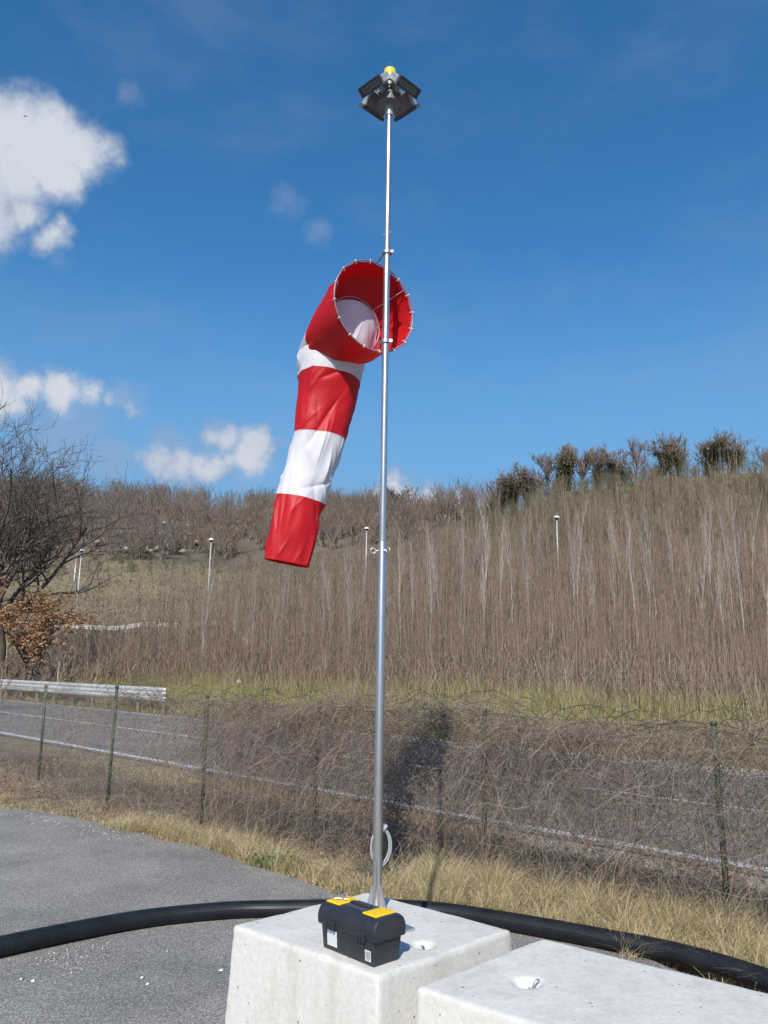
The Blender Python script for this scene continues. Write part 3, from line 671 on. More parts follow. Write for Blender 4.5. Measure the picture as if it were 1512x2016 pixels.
# lid with its rounded long edges (profile across b)
prof = []
W0, W1 = -.013, WB+.013
for b, z in ((W0+.004, .096), (W0, .104), (W0-.002, .128), (W0+.002, .148), (W0+.012, .166), (W0+.028, .177), (W0+.045, .181), (W1-.045, .181), (W1-.028, .177), (W1-.012, .166), (W1-.002, .148), (W1+.002, .128), (W1, .104), (W1-.004, .096)): prof.append((b, z))
rows = [(-.013, .0), (-.018, .0) ]
Lx = [(-.004, .80), (-.010, .92), (-.014, .98), (-.014, 1.0)]
V = []; ends = [(-.016, -.012), (-.014, -.004), (-.008, -.001), (.0, 0), (LB, 0), (LB+.008, -.001), (LB+.014, -.004), (LB+.016, -.012)]
for a, dz in ends:
    sc = 1+dz*2.2
    for b, z in prof: V.append(tbp(a, WB/2+(b-WB/2)*sc, .096+(z-.096)*(1+dz*7)))
k = len(prof); F = []
for i in range(len(ends)-1):
    for j in range(k-1): F.append([i*k+j, i*k+j+1, (i+1)*k+j+1, (i+1)*k+j])
    F.append([i*k+k-1, i*k, (i+1)*k, (i+1)*k+k-1])
F.append(list(range(k))[::-1]); F.append([(len(ends)-1)*k+j for j in range(k)])
lid = obj('lid', V, [f[::-1] for f in F], M['black'], tb, bevel=.003)
for a0 in (.005, LB-.087):                                             # yellow trays
    V, F = box(tbp(a0+.041, WB/2-.004, .1815), (.041, .056, .0035), AX); tr = obj('yellow_tray', V, F, M['yellow'], tb, bevel=.0025)
    for q in range(6):
        V, F = box(tbp(a0+.041, WB/2-.004-.042+q*.0165, .1856), (.029, .0032, .0010), AX); obj('rib', V, F, M['yellow2'], tr)
V, F = join(box(tbp(LB/2, WB/2, .181), (.060, .036, .003), AX)); obj('handle_recess', V, F, M['lampdark'], tb, bevel=.002)
V, F = join(box(tbp(LB/2, WB/2, .188), (.058, .013, .005), AX), box(tbp(LB/2-.052, WB/2, .184), (.006, .012, .006), AX), box(tbp(LB/2+.052, WB/2, .184), (.006, .012, .006), AX)); obj('handle', V, F, M['black'], tb, bevel=.003)
for a0 in (.060, .245):                                                # latches
    V, F = join(box(tbp(a0, W0-.004, .118), (.027, .005, .006), AX), *[box(tbp(a0+q*.019, W0-.005, .106), (.0065, .0055, .017), AX) for q in (-1, 0, 1)])
    obj('latch', V, F, M['black'], tb, bevel=.0015)
fx = -.0072
def sticker(name, a0, a1, z0, z1, mt):
    s = lambda z: -.004+.008*(1-(z-.002)/.106)-.0012
    V = [tbp(a0, s(z0), z0), tbp(a1, s(z0), z0), tbp(a1, s(z1), z1), tbp(a0, s(z1), z1)]; V += [v+np.array([*B2, 0])*.0008 for v in V]
    return obj(name, V, [[0, 1, 2, 3][::-1], [4, 5, 6, 7], [0, 1, 5, 4], [1, 2, 6, 5], [2, 3, 7, 6], [3, 0, 4, 7]], mt, tb)
lab = sticker('label_sheet', .222, .282, .022, .082, M['label']); bcd = sticker('barcode_label', .018, .050, .018, .058, M['label'])
def marks(parent, rects, mt, name):
    ps = []
    for a0, a1, z0, z1 in rects:
        s = lambda z: -.004+.008*(1-(z-.002)/.106)-.0016
        ps.append((np.array([tbp(a0, s(z0), z0), tbp(a1, s(z0), z0), tbp(a1, s(z1), z1), tbp(a0, s(z1), z1)]), [[3, 2, 1, 0]]))
    V, F = join(*ps); obj(name, V, F, mt, parent)
rb = []; z = .075
while z > .028:
    a = .278
    while a > .228:
        w_ = random.uniform(.003, .009); rb.append((a-w_, a, z-.0016, z)); a -= w_+.0016
    z -= .0042
marks(lab, rb, M['print'], 'print_lines')
rb = []; a = .046
while a > .023:
    w_ = random.choice([.0008, .0014, .0022]); rb.append((a-w_, a, .026, .054)); a -= w_+random.choice([.0009, .0016])
rb += [(.024+.003*i, .026+.003*i, .0215, .0240) for i in range(7)]
marks(bcd, rb, M['bars'], 'barcode')
# shackle lying on the lid
sp = tbp(LB-.045, WB/2-.014, .189)
parts = [box(sp+[0, 0, 0], (.026, .008, .002), [nrm([.95, -.3, 0]), nrm([.3, .95, 0]), (0, 0, 1)]), box(sp+[.004, .002, .011], (.014, .010, .008), [nrm([.95, -.3, 0]), nrm([.3, .95, 0]), (0, 0, 1)])]
parts.append(sweep([sp+np.array([.016, .010, .010])+np.array([math.cos(t)*.010, math.sin(t)*.006, math.sin(t)*.007]) for t in np.linspace(0, 2*math.pi, 20, endpoint=False)], .0022, 6, closed=True))
parts.append(cyl(sp+[-.026, -.002, .003], sp+[.032, -.010, .003], .0025, 8))
V, F = join(*parts); props(obj('hose_clamp', V, F, M['steel'], origin=sp), 'small loose steel clamp lying on the left yellow tray of the toolbox', 'clamp')

# ------------------------------------------------------------------ corrugated pipe
pp = [(-3.9, 3.2), (-3.1, 4.3), (-2.45, 5.05)]+[tuple(PZ(*q, .06)[:2]) for q in ((150, 1832), (300, 1805), (450, 1790), (560, 1787))]+[(-.1, 6.16)]+[tuple(PZ(*q, .06)[:2]) for q in ((850, 1792), (1000, 1815), (1200, 1852), (1350, 1883), (1512, 1932))]+[(2.55, 4.3), (2.9, 3.5)]
pp = np.array(pp); d_ = np.r_[0, np.cumsum(np.hypot(*np.diff(pp, axis=0).T))]
def spl(t):
    i = min(int(np.searchsorted(d_, t, 'right')-1), len(d_)-2); f = (t-d_[i])/(d_[i+1]-d_[i])
    p0, p1, p2, p3 = pp[max(i-1, 0)], pp[i], pp[i+1], pp[min(i+2, len(pp)-1)]
    return .5*((2*p1)+(-p0+p2)*f+(2*p0-5*p1+4*p2-p3)*f*f+(-p0+3*p1-3*p2+p3)*f**3)
pit = .013; NN = int(d_[-1]/pit)*6; pts, rs = [], []
for i in range(NN):
    t = d_[-1]*i/NN; q = spl(t); ph = (i % 6)/6
    pts.append((q[0], q[1], .061+.008*math.sin(t*1.1))); rs.append(.0595 if ph < .5 else .0550)
V, F = sweep(pts, rs, 22); props(obj('corrugated_pipe', V, F, M['rubber'], smooth=False, origin=(0, 6.1, 0)), 'black ribbed plastic pipe curving over the asphalt behind the concrete blocks', 'pipe')

# ------------------------------------------------------------------ fence
FP = np.array([(-11.0, 18.6), (-7.3, 14.8), (-5.25, 12.7), (-3.48, 10.62), (-2.0, 9.4), (-.66, 8.35), (.92, 7.3), (2.42, 5.86), (4.0, 4.35), (5.5, 2.9)])
fence = empty('wire_fence', (0, 7.9, 0), 'old green wire mesh fence between the parking area and the road', 'fence')
for i, (x, y) in enumerate(FP):
    lx, ly = random.uniform(-.03, .03), random.uniform(-.02, .02)
    if i == 7: lx, ly = -.02, 0
    V, F = cyl((x, y, -.1), (x+lx, y+ly, 1.40 if i != 3 else 1.47), .021, 10)
    V2, F2 = cyl((x+lx, y+ly, 1.39 if i != 3 else 1.46), (x+lx, y+ly, 1.42 if i != 3 else 1.49), .024, 10)
    o = obj('fence_post', *join((V, F), (V2, F2)), M['post'], fence, smooth=True)
fd = np.r_[0, np.cumsum(np.hypot(*np.diff(FP, axis=0).T))]
def fxy(s_): return np.interp(s_, fd, FP[:, 0]), np.interp(s_, fd, FP[:, 1])
HM = 1.33; sp_ = .068; ss = np.arange(-HM, fd[-1], sp_); K = 14; P = []
for sg in (1, -1):
    for s0 in ss:
        h = np.linspace(0, HM, K); s_ = s0+h if sg > 0 else s0+HM-h
        if s_.min() < 0 or s_.max() > fd[-1]: continue
        x, y = fxy(s_); x = x+.006*sg; sag = .02*np.sin(s_*2.1); P.append(np.stack([x, y+sag, h+.03+.01*np.sin(s_*3)], 1))
P = np.array(P); V1 = tubes(P, np.full(P.shape[:2], .0013), 3)
P2 = []
for h in (.06, .70, 1.355):
    s_ = np.linspace(0, fd[-1], 300); x, y = fxy(s_); P2.append(np.stack([x, y, h+.012*np.sin(s_*1.5+h)], 1))
P2 = np.array(P2); V2 = tubes(P2, np.full(P2.shape[:2], .002), 4)
V, F = cat_np([V1, V2]); obj('wire_mesh', V, F, M['wire'], fence)

# ------------------------------------------------------------------ dead climbers over the fence
def twigs(n, s_lo, s_hi, dens, K=9, step=.075, thick=.26, r0=(.0007, .0018), zlo=0., ztop=1.40, droop=.10):
    s0 = rng.uniform(s_lo, s_hi, n*4); keep = rng.random(n*4) < np.interp(s0, *dens); s0 = s0[keep][:n]; n = len(s0)
    x, y = fxy(s0); off = rng.normal(0, thick*.45, n); nx_ = .7; P = np.zeros((n, K, 3))
    z0 = zlo+(ztop-zlo)*rng.random(n)**.62
    z0 *= 1+.05*np.sin(s0*2.3)+.05*np.sin(s0*5.1+1)
    P[:, 0] = np.stack([x+off*nx_, y+off*nx_, z0], 1)
    d = nrm_rows(rng.normal(0, 1, (n, 3))*[1., 1., 1.25]+[.1, -.1, .15])
    stp = step*rng.uniform(.5, 1.5, (n, 1))
    for k in range(1, K):
        d = nrm_rows(d+rng.normal(0, .30, (n, 3))+[0, 0, -droop])
        P[:, k] = P[:, k-1]+d*stp
    # keep near the fence
    ztop_ = 1.44+.10*np.sin(s0*1.7)+.08*np.sin(s0*4.3)
    P[:, :, 2] = np.where(P[:, :, 2] > ztop_[:, None], ztop_[:, None]-(P[:, :, 2]-ztop_[:, None])*.8+rng.normal(0, .02, (n, K)), P[:, :, 2])
    P[:, :, 2] = np.maximum(P[:, :, 2], .0)
    r = rng.uniform(*r0, n)[:, None]*np.linspace(1, .55, K)[None]
    return tubes(P, r, 3)
# arc length positions: post 3 (px 413) and so on
sA = fd[4]; sB = fd[8]
dens = ([0, fd[2], fd[3], fd[4]-.3, fd[4]+.5, fd[5], fd[6]+.3, fd[7]-.9, fd[7], fd[8], fd[9]], [.05, .07, .12, .25, .85, 1., .95, .82, .66, .55, .5])
v1 = twigs(22500, fd[1], fd[9], dens, step=.070)
v2 = twigs(1900, fd[1], fd[9], dens, K=10, step=.09, r0=(.0012, .0027), thick=.26, droop=.06)
V, F = cat_np([v1, v2]); props(obj('dead_climbers', V, F, M['vine']), 'mass of dead grey brown climbing twigs grown through the wire fence', 'climbing plants', kind='stuff')
# arching runners above the top
P = []
for k in range(120):
    s0 = random.uniform(fd[3], fd[8]); x, y = fxy(s0); L = random.uniform(.4, 1.1); hgt = random.uniform(.04, .20); sg = random.choice((-1, 1)); t = np.linspace(0, 1, 16)
    s_ = np.clip(s0+sg*L*t, 0, fd[-1]); xx, yy = fxy(s_); jit = np.cumsum(rng.normal(0, .008, (16, 3)), 0); o_ = random.uniform(-.12, .12)
    P.append(np.stack([xx+o_, yy+o_, 1.30+hgt*np.sin(t*math.pi*random.uniform(.8, 1.2))*1.2], 1)+jit)
P = np.array(P); V, F = tubes(P, np.full(P.shape[:2], .0021), 4); props(obj('arching_runners', V, F, M['vine_dark']), 'thin dark runners arching above the overgrown fence top', 'climbing plants', kind='stuff')

# ------------------------------------------------------------------ grasses
def blades(x, y, z, h, wd, lean, K=4, ldir=None):
    n = len(x); a = rng.uniform(0, 2*np.pi, n); ld_ = np.stack([np.cos(a), np.sin(a)], 1)
    if ldir is not None: ld_ = nrm_rows(ld_*.8+np.array(ldir)[None])
    side = np.stack([-ld_[:, 1], ld_[:, 0]], 1); sa = rng.uniform(0, np.pi, n); side = nrm_rows(side*np.cos(sa)[:, None]*1.0+ld_*np.sin(sa)[:, None]*.5+1e-3)
    t = np.linspace(0, 1, K); bx = x[:, None]+ld_[:, 0:1]*(t**1.9)[None]*(lean*h)[:, None]; by = y[:, None]+ld_[:, 1:2]*(t**1.9)[None]*(lean*h)[:, None]
    bz = z[:, None]+h[:, None]*(t[None]-.30*np.minimum(lean, 1.6)[:, None]*t[None]**2.4)
    wv_ = wd[:, None]*(1-t*.9)[None]; C_ = np.stack([bx, by, bz], -1); S_ = np.concatenate([side, np.zeros((n, 1))], 1)[:, None, :]*wv_[..., None]
    V = np.stack([C_-S_, C_+S_], 2).reshape(-1, 3); idx = np.arange(n*K*2).reshape(n, K, 2)
    F = np.stack([idx[:, :-1, 0], idx[:, :-1, 1], idx[:, 1:, 1], idx[:, 1:, 0]], -1).reshape(-1, 4)
    return V, F
def along(pts, n, spread, off=0.):
    pts = np.array(pts); d = np.r_[0, np.cumsum(np.hypot(*np.diff(pts, axis=0).T))]
    s_ = rng.uniform(0, d[-1], n); o_ = off+rng.normal(0, spread, n); return np.interp(s_, d, pts[:, 0])+o_*.7, np.interp(s_, d, pts[:, 1])+o_*.7
parts = []
edge = [tuple(PZ(*q)[:2]) for q in ((215, 1628), (300, 1640), (400, 1662), (500, 1697), (600, 1722), (700, 1762))]+[(.45, 6.35), (1.1, 6.0), (1.9, 5.3), (2.9, 4.2), (3.9, 3.2)]
# tussocks
for (pl, ntuft, hh, sprd, offs) in ((edge, 210, (.18, .34), .10, .12), (edge[5:], 230, (.22, .42), .20, .42), ([(-6.4, 12.2), (-5.0, 10.8)], 26, (.12, .22), .15, .1)):
    cx, cy = along(pl, ntuft, sprd, offs)
    for a, b in zip(cx, cy):
        m_ = int(rng.integers(45, 100)); hb = rng.uniform(*hh)
        x = a+rng.normal(0, .035, m_); y = b+rng.normal(0, .035, m_)
        parts.append(blades(x, y, terr(x, y)-.01, hb*rng.uniform(.55, 1.15, m_), np.full(m_, .0022), rng.uniform(.25, 1.3, m_), ldir=(.45, -.15)))
# rough low grass on the verge
e_ = np.array(E2); es, et = e_.sum(1), (e_[:, 0]-e_[:, 1])/2
def sedge(t): return np.interp(t, et[np.argsort(et)], es[np.argsort(et)])
n = 60000; t_ = rng.uniform(-11, 1.9, n); se = sedge(t_); s_ = se+.03+(11.0-se)*rng.random(n); x = s_/2+t_; y = s_/2-t_
k = (y > 3.5); x, y = x[k], y[k]; n = len(x)
cl = np.clip(.5+.8*vnoise(x, y, 30, 1.6), .12, 1.2)
far_l = sstep(-x, 1.5, 4.0)
parts.append(blades(x, y, terr(x, y), rng.uniform(.05, .20, n)*cl*(1-.35*far_l), np.full(n, .0022), rng.uniform(.3, 1.5, n), K=3))
V, F = cat_np(parts); props(obj('dry_grass', V, F, M['straw']), 'pale straw coloured dead grass along the asphalt edge and fence foot', 'grass', kind='stuff')
# low dead brambles and leaf litter, left half
n = 3600; t_ = rng.uniform(-10, -2.0, n); s_ = sedge(t_)+.15+rng.uniform(0, 3.2, n); x = s_/2+t_; y = s_/2-t_; K = 7; P = np.zeros((n, K, 3)); P[:, 0] = np.stack([x, y, rng.uniform(0, .06, n)], 1)
d = nrm_rows(rng.normal(0, 1, (n, 3))+[0, 0, 1.1]); 
for k in range(1, K):
    d = nrm_rows(d+rng.normal(0, .3, (n, 3))+[0, 0, -.18]); P[:, k] = P[:, k-1]+d*.06
P[..., 2] = np.maximum(P[..., 2], 0); props(obj('low_brambles', *tubes(P, np.full((n, K), .0016), 3), M['vine']), 'low tangle of dead brambles on the left verge', 'brambles', kind='stuff')
def leafquads(C_, size, flat=.5):
    n = len(C_); a = nrm_rows(rng.normal(0, 1, (n, 3))); a[:, 2] *= flat; a = nrm_rows(a); b = nrm_rows(np.cross(a, rng.normal(0, 1, (n, 3))))
    s_ = (size*rng.uniform(.6, 1.3, n))[:, None]
    V = np.stack([C_-a*s_, C_-b*s_*.6+a*s_*.1, C_+a*s_, C_+b*s_*.6+a*s_*.1], 1).reshape(-1, 3); return V, np.arange(4*n).reshape(n, 4)
n = 5200; t_ = rng.uniform(-11, -1.5, n); s_ = sedge(t_)+.1+rng.uniform(0, 4.2, n); x = s_/2+t_; y = s_/2-t_
keep = vnoise(x, y, 33, .9) > rng.uniform(-.6, .9, n); x, y = x[keep], y[keep]
props(obj('leaf_litter', *leafquads(np.stack([x, y, terr(x, y)+rng.uniform(.01, .07, len(x))], 1), .030, .3), M['oakleaf']), 'scattered brown fallen leaves on the verge by the road', 'leaves', kind='stuff')
# bank grass beyond the road
n = 105000; s_ = 22.9+rng.random(n)**1.3*13; t_ = rng.uniform(-34, 12, n); x = s_/2+t_; y = s_/2-t_; k = (y > 9) & (np.abs(x/y) < .75); x, y = x[k], y[k]; n = len(x)
cl = np.clip(.75+.6*vnoise(x, y, 35, .45), .3, 1.3); hb = rng.uniform(.2, .85, n)*cl; pm = vnoise(x, y, 36, .22)+.6*vnoise(x, y, 37, .9)+rng.normal(0, .35, n)-.02*(x+y-27)
for msk, nm, mt, lb in ((pm > -.45, 'bank_grass', 'greengrass', 'yellow green rough grass on the bank across the road'), (pm <= -.45, 'bank_straw', 'banktan', 'dry tan grass mixed into the bank across the road')):
    V, F = blades(x[msk], y[msk], terr(x[msk], y[msk])-.01, hb[msk], np.full(int(msk.sum()), .009), rng.uniform(.15, .9, int(msk.sum())), K=3)
    props(obj(nm, V, F, M[mt]), lb, 'grass', kind='stuff')
# tall dead weed stalks in front of the thicket
n = 8200; s_ = 24.5+rng.random(n)*13; t_ = rng.uniform(-32, 12, n); x = s_/2+t_; y = s_/2-t_; k = (y > 9) & (np.abs(x/y) < .75) & (rng.random(n) < (s_-24)/9); x, y = x[k], y[k]; n = len(x); h = rng.uniform(.5, 1.7, n)
P = np.stack([np.stack([x+rng.normal(0, .10, n)*t*h, y+rng.normal(0, .10, n)*t*h, terr(x, y)+h*t], 1) for t in (0, .33, .66, 1.)], 1)
props(obj('dead_stalks', *tubes(P, np.full((n, 4), .009), 3), M['brownstem']), 'tall dead weed stalks between the grass bank and the thicket', 'stalks', kind='stuff')
# meadow grass tufts
n = 26000; x = rng.uniform(-62, 4, n); y = rng.uniform(70, 124, n); k = (x/y < -.02) & (x/y > -.62); x, y = x[k], y[k]; n = len(x)
V, F = blades(x, y, terr(x, y)-.02, rng.uniform(.2, .6, n), np.full(n, .05), rng.uniform(.2, 1.0, n), K=3)
M['mead'] = mat('meadow_grass', (.27, .21, .12), .85, island=[(.15, .12, .075), (.22, .175, .11), (.18, .155, .09), (.27, .215, .14)])
props(obj('meadow_grass', V, F, M['mead']), 'dry tan meadow grass on the slope above the far guardrail', 'grass', kind='stuff')

# weed
wp = PZ(545, 1702); C_ = []
wr = empty('weed_plant', (wp[0], wp[1], 0), 'fresh green leafy weed at the asphalt edge', 'plant')
P = []
for k in range(46):
    a = random.uniform(0, 6.28); L = random.uniform(.06, .16); e = random.uniform(.15, 1.1); d = np.array([math.cos(a)*math.cos(e)*1.3, math.sin(a)*math.cos(e), math.sin(e)])
    b0 = np.array([wp[0]+random.gauss(0, .07), wp[1]+random.gauss(0, .03), .0]); P.append(np.array([b0, b0+d*L*.5, b0+d*L]))
    for q in range(7): C_.append(b0+d*L*(.35+.1*q)+np.array([random.gauss(0, .014) for _ in range(3)]))
obj('stems', *tubes(np.array(P), np.full((len(P), 3), .0015), 3), M['weed'], wr); V, F = leafquads(np.array(C_), .018); V[:, 2] = np.maximum(V[:, 2], .004); obj('leaves', V, F, M['weed'], wr)

# ------------------------------------------------------------------ gravel and stones
def stones(x, y, z, sz):
    n = len(x); ico = np.array([(0, 0, 1), (.9, 0, .1), (.28, .85, .1), (-.72, .53, .15), (-.72, -.53, .1), (.28, -.85, .12), (0, 0, -.6)], float)
    F0 = np.array([(0, 1, 2), (0, 2, 3), (0, 3, 4), (0, 4, 5), (0, 5, 1), (6, 2, 1), (6, 3, 2), (6, 4, 3), (6, 5, 4), (6, 1, 5)])
    a = rng.uniform(0, 6.28, n); sc = sz[:, None]*np.stack([rng.uniform(.7, 1.4, n), rng.uniform(.6, 1.1, n), rng.uniform(.35, .8, n)], 1)
    V = ico[None]*sc[:, None, :]*(1+rng.normal(0, .16, (n, 7, 1))); c_, s_ = np.cos(a)[:, None], np.sin(a)[:, None]
    X = V[..., 0]*c_-V[..., 1]*s_; Yy = V[..., 0]*s_+V[..., 1]*c_
    V = np.stack([X+x[:, None], Yy+y[:, None], V[..., 2]+z[:, None]], -1).reshape(-1, 3)
    return V, (F0[None]+7*np.arange(n)[:, None, None]).reshape(-1, 3)
xs, ys, sz = [], [], []
c0 = PZ(150, 1890); n = 330; xs.append(rng.normal(c0[0], .16, n)); ys.append(rng.normal(c0[1]+.03, .15, n)); sz.append(rng.uniform(.002, .010, n))
gl = [tuple(PZ(*q)[:2]) for q in ((20, 1600), (100, 1612), (205, 1636), (260, 1650))]; x, y = along(gl, 260, .13, -.04); xs.append(x); ys.append(y); sz.append(rng.uniform(.003, .018, 260))
gl2 = [tuple(PZ(*q)[:2]) for q in ((260, 1650), (420, 1683), (560, 1735), (700, 1785), (860, 1800))]; x, y = along(gl2, 520, .07, -.02); xs.append(x); ys.append(y); sz.append(rng.uniform(.002, .007, 520))
n = 700; xs.append(rng.uniform(-3.2, .2, n)); ys.append(rng.uniform(3.2, 8.5, n)); sz.append(rng.uniform(.0015, .0045, n))
x, y, z = np.concatenate(xs), np.concatenate(ys), np.concatenate(sz); props(obj('gravel', *stones(x, y, np.full(len(x), .001), z), M['gravel']), 'loose small gravel scattered on the asphalt', 'gravel', kind='stuff')
n = 3200; tq = rng.uniform(-1, 6, n); sq = rng.normal(10.95, .14, n); x1, y1 = sq/2+tq, sq/2-tq; tq = rng.uniform(-14, 9, n); sq = rng.normal(22.7, .35, n); x2, y2 = sq/2+tq, sq/2-tq
x = np.r_[x1, x2]; y = np.r_[y1, y2]; props(obj('roadside_gravel', *stones(x, y, terr(x, y)+.01, np.r_[rng.uniform(.008, .03, n), rng.uniform(.02, .08, n)]), M['gravel']), 'pale gravel along both road shoulders', 'gravel', kind='stuff')
for i, (q, s_, lb) in enumerate((((65, 1933), .020, 'largest white stone of the scatter near the pipe, lower left'), ((42, 1929), .015, 'flat white stone just left of the largest one'), ((280, 1926), .017, 'white stone on the asphalt midway between pipe end and block'), ((291, 1939), .014, 'white stone just in front of the midway white stone'), ((436, 1912), .020, 'white crumbs of mortar on the asphalt beside the block'), ((329, 1874), .009, 'tiny lone white stone between pipe and block'))):
    p = PZ(*q); V, F = stones(np.array([p[0]]), np.array([p[1]]), np.array([.004]), np.array([s_])); props(obj('white_stone', V, F, M['label'], origin=(p[0], p[1], 0)), lb, 'stone', 'white stones on the asphalt')

# ------------------------------------------------------------------ guardrails
def wave(npan): # triple wave profile (depth, height)
    pr = []
    for i in range(3*6+1):
        h = i/18*.52; pr.append((.045*abs(math.sin(i/18*3*math.pi))**.7, h))
    return pr
def guardrail(path, z0, label, postsp, sc=1.):
    root = empty('guardrail', (*path[0][:2], 0), label, 'guardrail'); path = np.array(path, float)
    pr = wave(3); K = len(pr); T = np.gradient(path[:, :2], axis=0); T = nrm_rows(T); Nn = np.stack([T[:, 1], -T[:, 0]], 1); Nn *= np.sign(-(Nn*path[:, :2]).sum(1, keepdims=True)); V = []
    for i in range(len(path)):
        for d, h in pr: V.append((path[i, 0]+Nn[i, 0]*d, path[i, 1]+Nn[i, 1]*d, path[i, 2]+z0+h*sc))
    idx = np.arange(len(V)).reshape(-1, K); F = np.stack([idx[:-1, :-1], idx[1:, :-1], idx[1:, 1:], idx[:-1, 1:]], -1).reshape(-1, 4)
    o = obj('beam', V, F, M['rail'], root, smooth=True); so = o.modifiers.new('t', 'SOLIDIFY'); so.thickness = .006
    d = np.r_[0, np.cumsum(np.hypot(*np.diff(path[:, :2], axis=0).T))]
    for s_ in np.arange(.3, d[-1], postsp):
        x, y, z = (np.interp(s_, d, path[:, k]) for k in range(3)); j = min(int(np.searchsorted(d, s_)), len(Nn)-1); x -= Nn[j, 0]*.10; y -= Nn[j, 1]*.10
        V, F = join(box((x, y, z+z0*.5+.15), (.05, .04, z0*.5+.35)), box((x+Nn[j, 0]*.05, y+Nn[j, 1]*.05, z+z0+.26), (.05, .05, .08))); obj('rail_post', V, F, M['railpost'], root)
    return root
t_ = np.linspace(0, 1, 60); e0 = np.array([-8.15, 30.7]); dirn = np.array([-.7071, .7071])
pth = [(e0[0]+dirn[0]*q, e0[1]+dirn[1]*q, -.05) for q in np.linspace(0, 42, 60)]
guardrail(pth, .46, 'grey triple wave guardrail ending beside the road at the left', 2.0)
pth = []
for px, py in ((-40, 1243), (85, 1243), (200, 1241), (300, 1239), (400, 1236), (520, 1232)):
    p = PY(px, py, 74.5); pth.append((p[0], p[1]))
pth = np.array(pth); xx = np.linspace(pth[0, 0], pth[-1, 0], 90); pth = [(x, float(np.interp(x, pth[:, 0], pth[:, 1])), tz(float(x), 74.5)-.02) for x in xx]
guardrail(pth, .32, 'distant pale guardrail below the tan meadow', 3.0, .85)

# ------------------------------------------------------------------ street lamps
def lamp(px, py, Y, label, head=True):
    p = PY(px, py, Y); z0 = tz(p[0], p[1]); root = empty('street_lamp' if head else 'utility_pole', (p[0], p[1], z0), label, 'street lamp' if head else 'pole', 'street lamps across the road' if head else None)
    V, F = cyl((p[0], p[1], z0-.3), (p[0], p[1], p[2]-.2), .085, 12, .05); obj('pole', V, F, M['zinc'] if not head else M['rail'], root, smooth=True)
    if head:
        V, F = lathe((p[0], p[1], p[2]-.08), (0, 0, 1), [(.27, 0), (.26, .05), (.20, .14), (.10, .20), (.02, .22)], 24); obj('lamp_shade', V, F, M['lampwhite'], root, smooth=True)
        V, F = lathe((p[0], p[1], p[2]-.27), (0, 0, 1), [(.06, 0), (.13, .06), (.14, .185)], 20); obj('lamp_body', V, F, M['lampdark'], root, smooth=True)
lamp(161, 1083, 79, 'street lamp with white mushroom head behind the bare branches, furthest left')
lamp(416, 1062, 76, 'street lamp standing left of the hanging windsock tip')
lamp(722, 1040, 80, 'street lamp just left of the steel mast')
lamp(1096, 1018, 66, 'street lamp rising from the thicket right of the mast')
lamp(152, 1080, 82, 'thin bare pole without a head beside the leftmost street lamp', False)

# ------------------------------------------------------------------ bare tree generator
def bare_tree(seed, h, trunk_r, levels=3, nb_=(5, 5, 4), spread=.8, up=.35, trunkfrac=.45, K=5, first=.28, wig=.12, lens=(.62, .5, .45), minr=0.):
    """returns (P,R) arrays for the trunk/limbs, list per level"""
    r = np.random.default_rng(seed); out = []
    def grow(p, d, L, rad, lvl):
        pts = [p]; dd = d.copy()
        for k in range(K-1):
            dd = nrm(dd+r.normal(0, wig, 3)+np.array([0, 0, up*.16*(1 if lvl else .2)])); pts.append(pts[-1]+dd*L/(K-1))
        pts = np.array(pts); rr = np.linspace(rad, rad*(.42 if lvl < levels else .45), K); out.append((lvl, pts, rr))
        if lvl >= levels: return
        n = nb_[lvl]
        for j in range(n):
            f = first+(1-first)*(j+r.random()*.8)/n if lvl == 0 else .25+.75*(j+r.random())/n; f = min(f, .99)
            i = min(int(f*(K-1)), K-2); fr = f*(K-1)-i; q = pts[i]*(1-fr)+pts[i+1]*fr; td = nrm(pts[i+1]-pts[i])
            a = r.uniform(0, 6.28); s1, s2, _ = frame(td); sp = spread*r.uniform(.6, 1.25)
            nd_ = nrm(td*math.cos(sp)+(s1*math.cos(a)+s2*math.sin(a))*math.sin(sp)+np.array([0, 0, up*.5])); grow(q, nd_, L*lens[lvl]*r.uniform(.7, 1.2)*(1.15-.45*f if lvl == 0 else 1), max(float(np.interp(f, [0, 1], [rad, rad*.42]))*.66, minr), lvl+1)
    grow(np.zeros(3), np.array([0, 0, 1.]), h*trunkfrac, trunk_r, 0)
    return out
def tree_mesh(out, lv, sides):
    s_ = [o for o in out if o[0] in lv]; return tubes(np.array([o[1] for o in s_]), np.array([o[2] for o in s_]), sides)
def ivy_cloud(out, lv, n, spread, size, hmax):
    s_ = [o for o in out if o[0] in lv]; C_ = []
    for _ in range(n):
        o = s_[int(rng.integers(len(s_)))] if rng.random() > .3 else s_[0]; f = rng.random(); i = min(int(f*4), 3); q = o[1][i]+(o[1][i+1]-o[1][i])*(f*4-i)
        if q[2] > hmax*(1+.1*rng.normal()): continue
        cl = mn.noise(Vector(q*.8))
        C_.append(q+rng.normal(0, spread*(1+.8*cl), 3)*[1, 1, .9])
    return leafquads(np.array(C_), size, .8)
tmpl = {}
def template(name, mk):
    tmpl[name] = mk; return mk
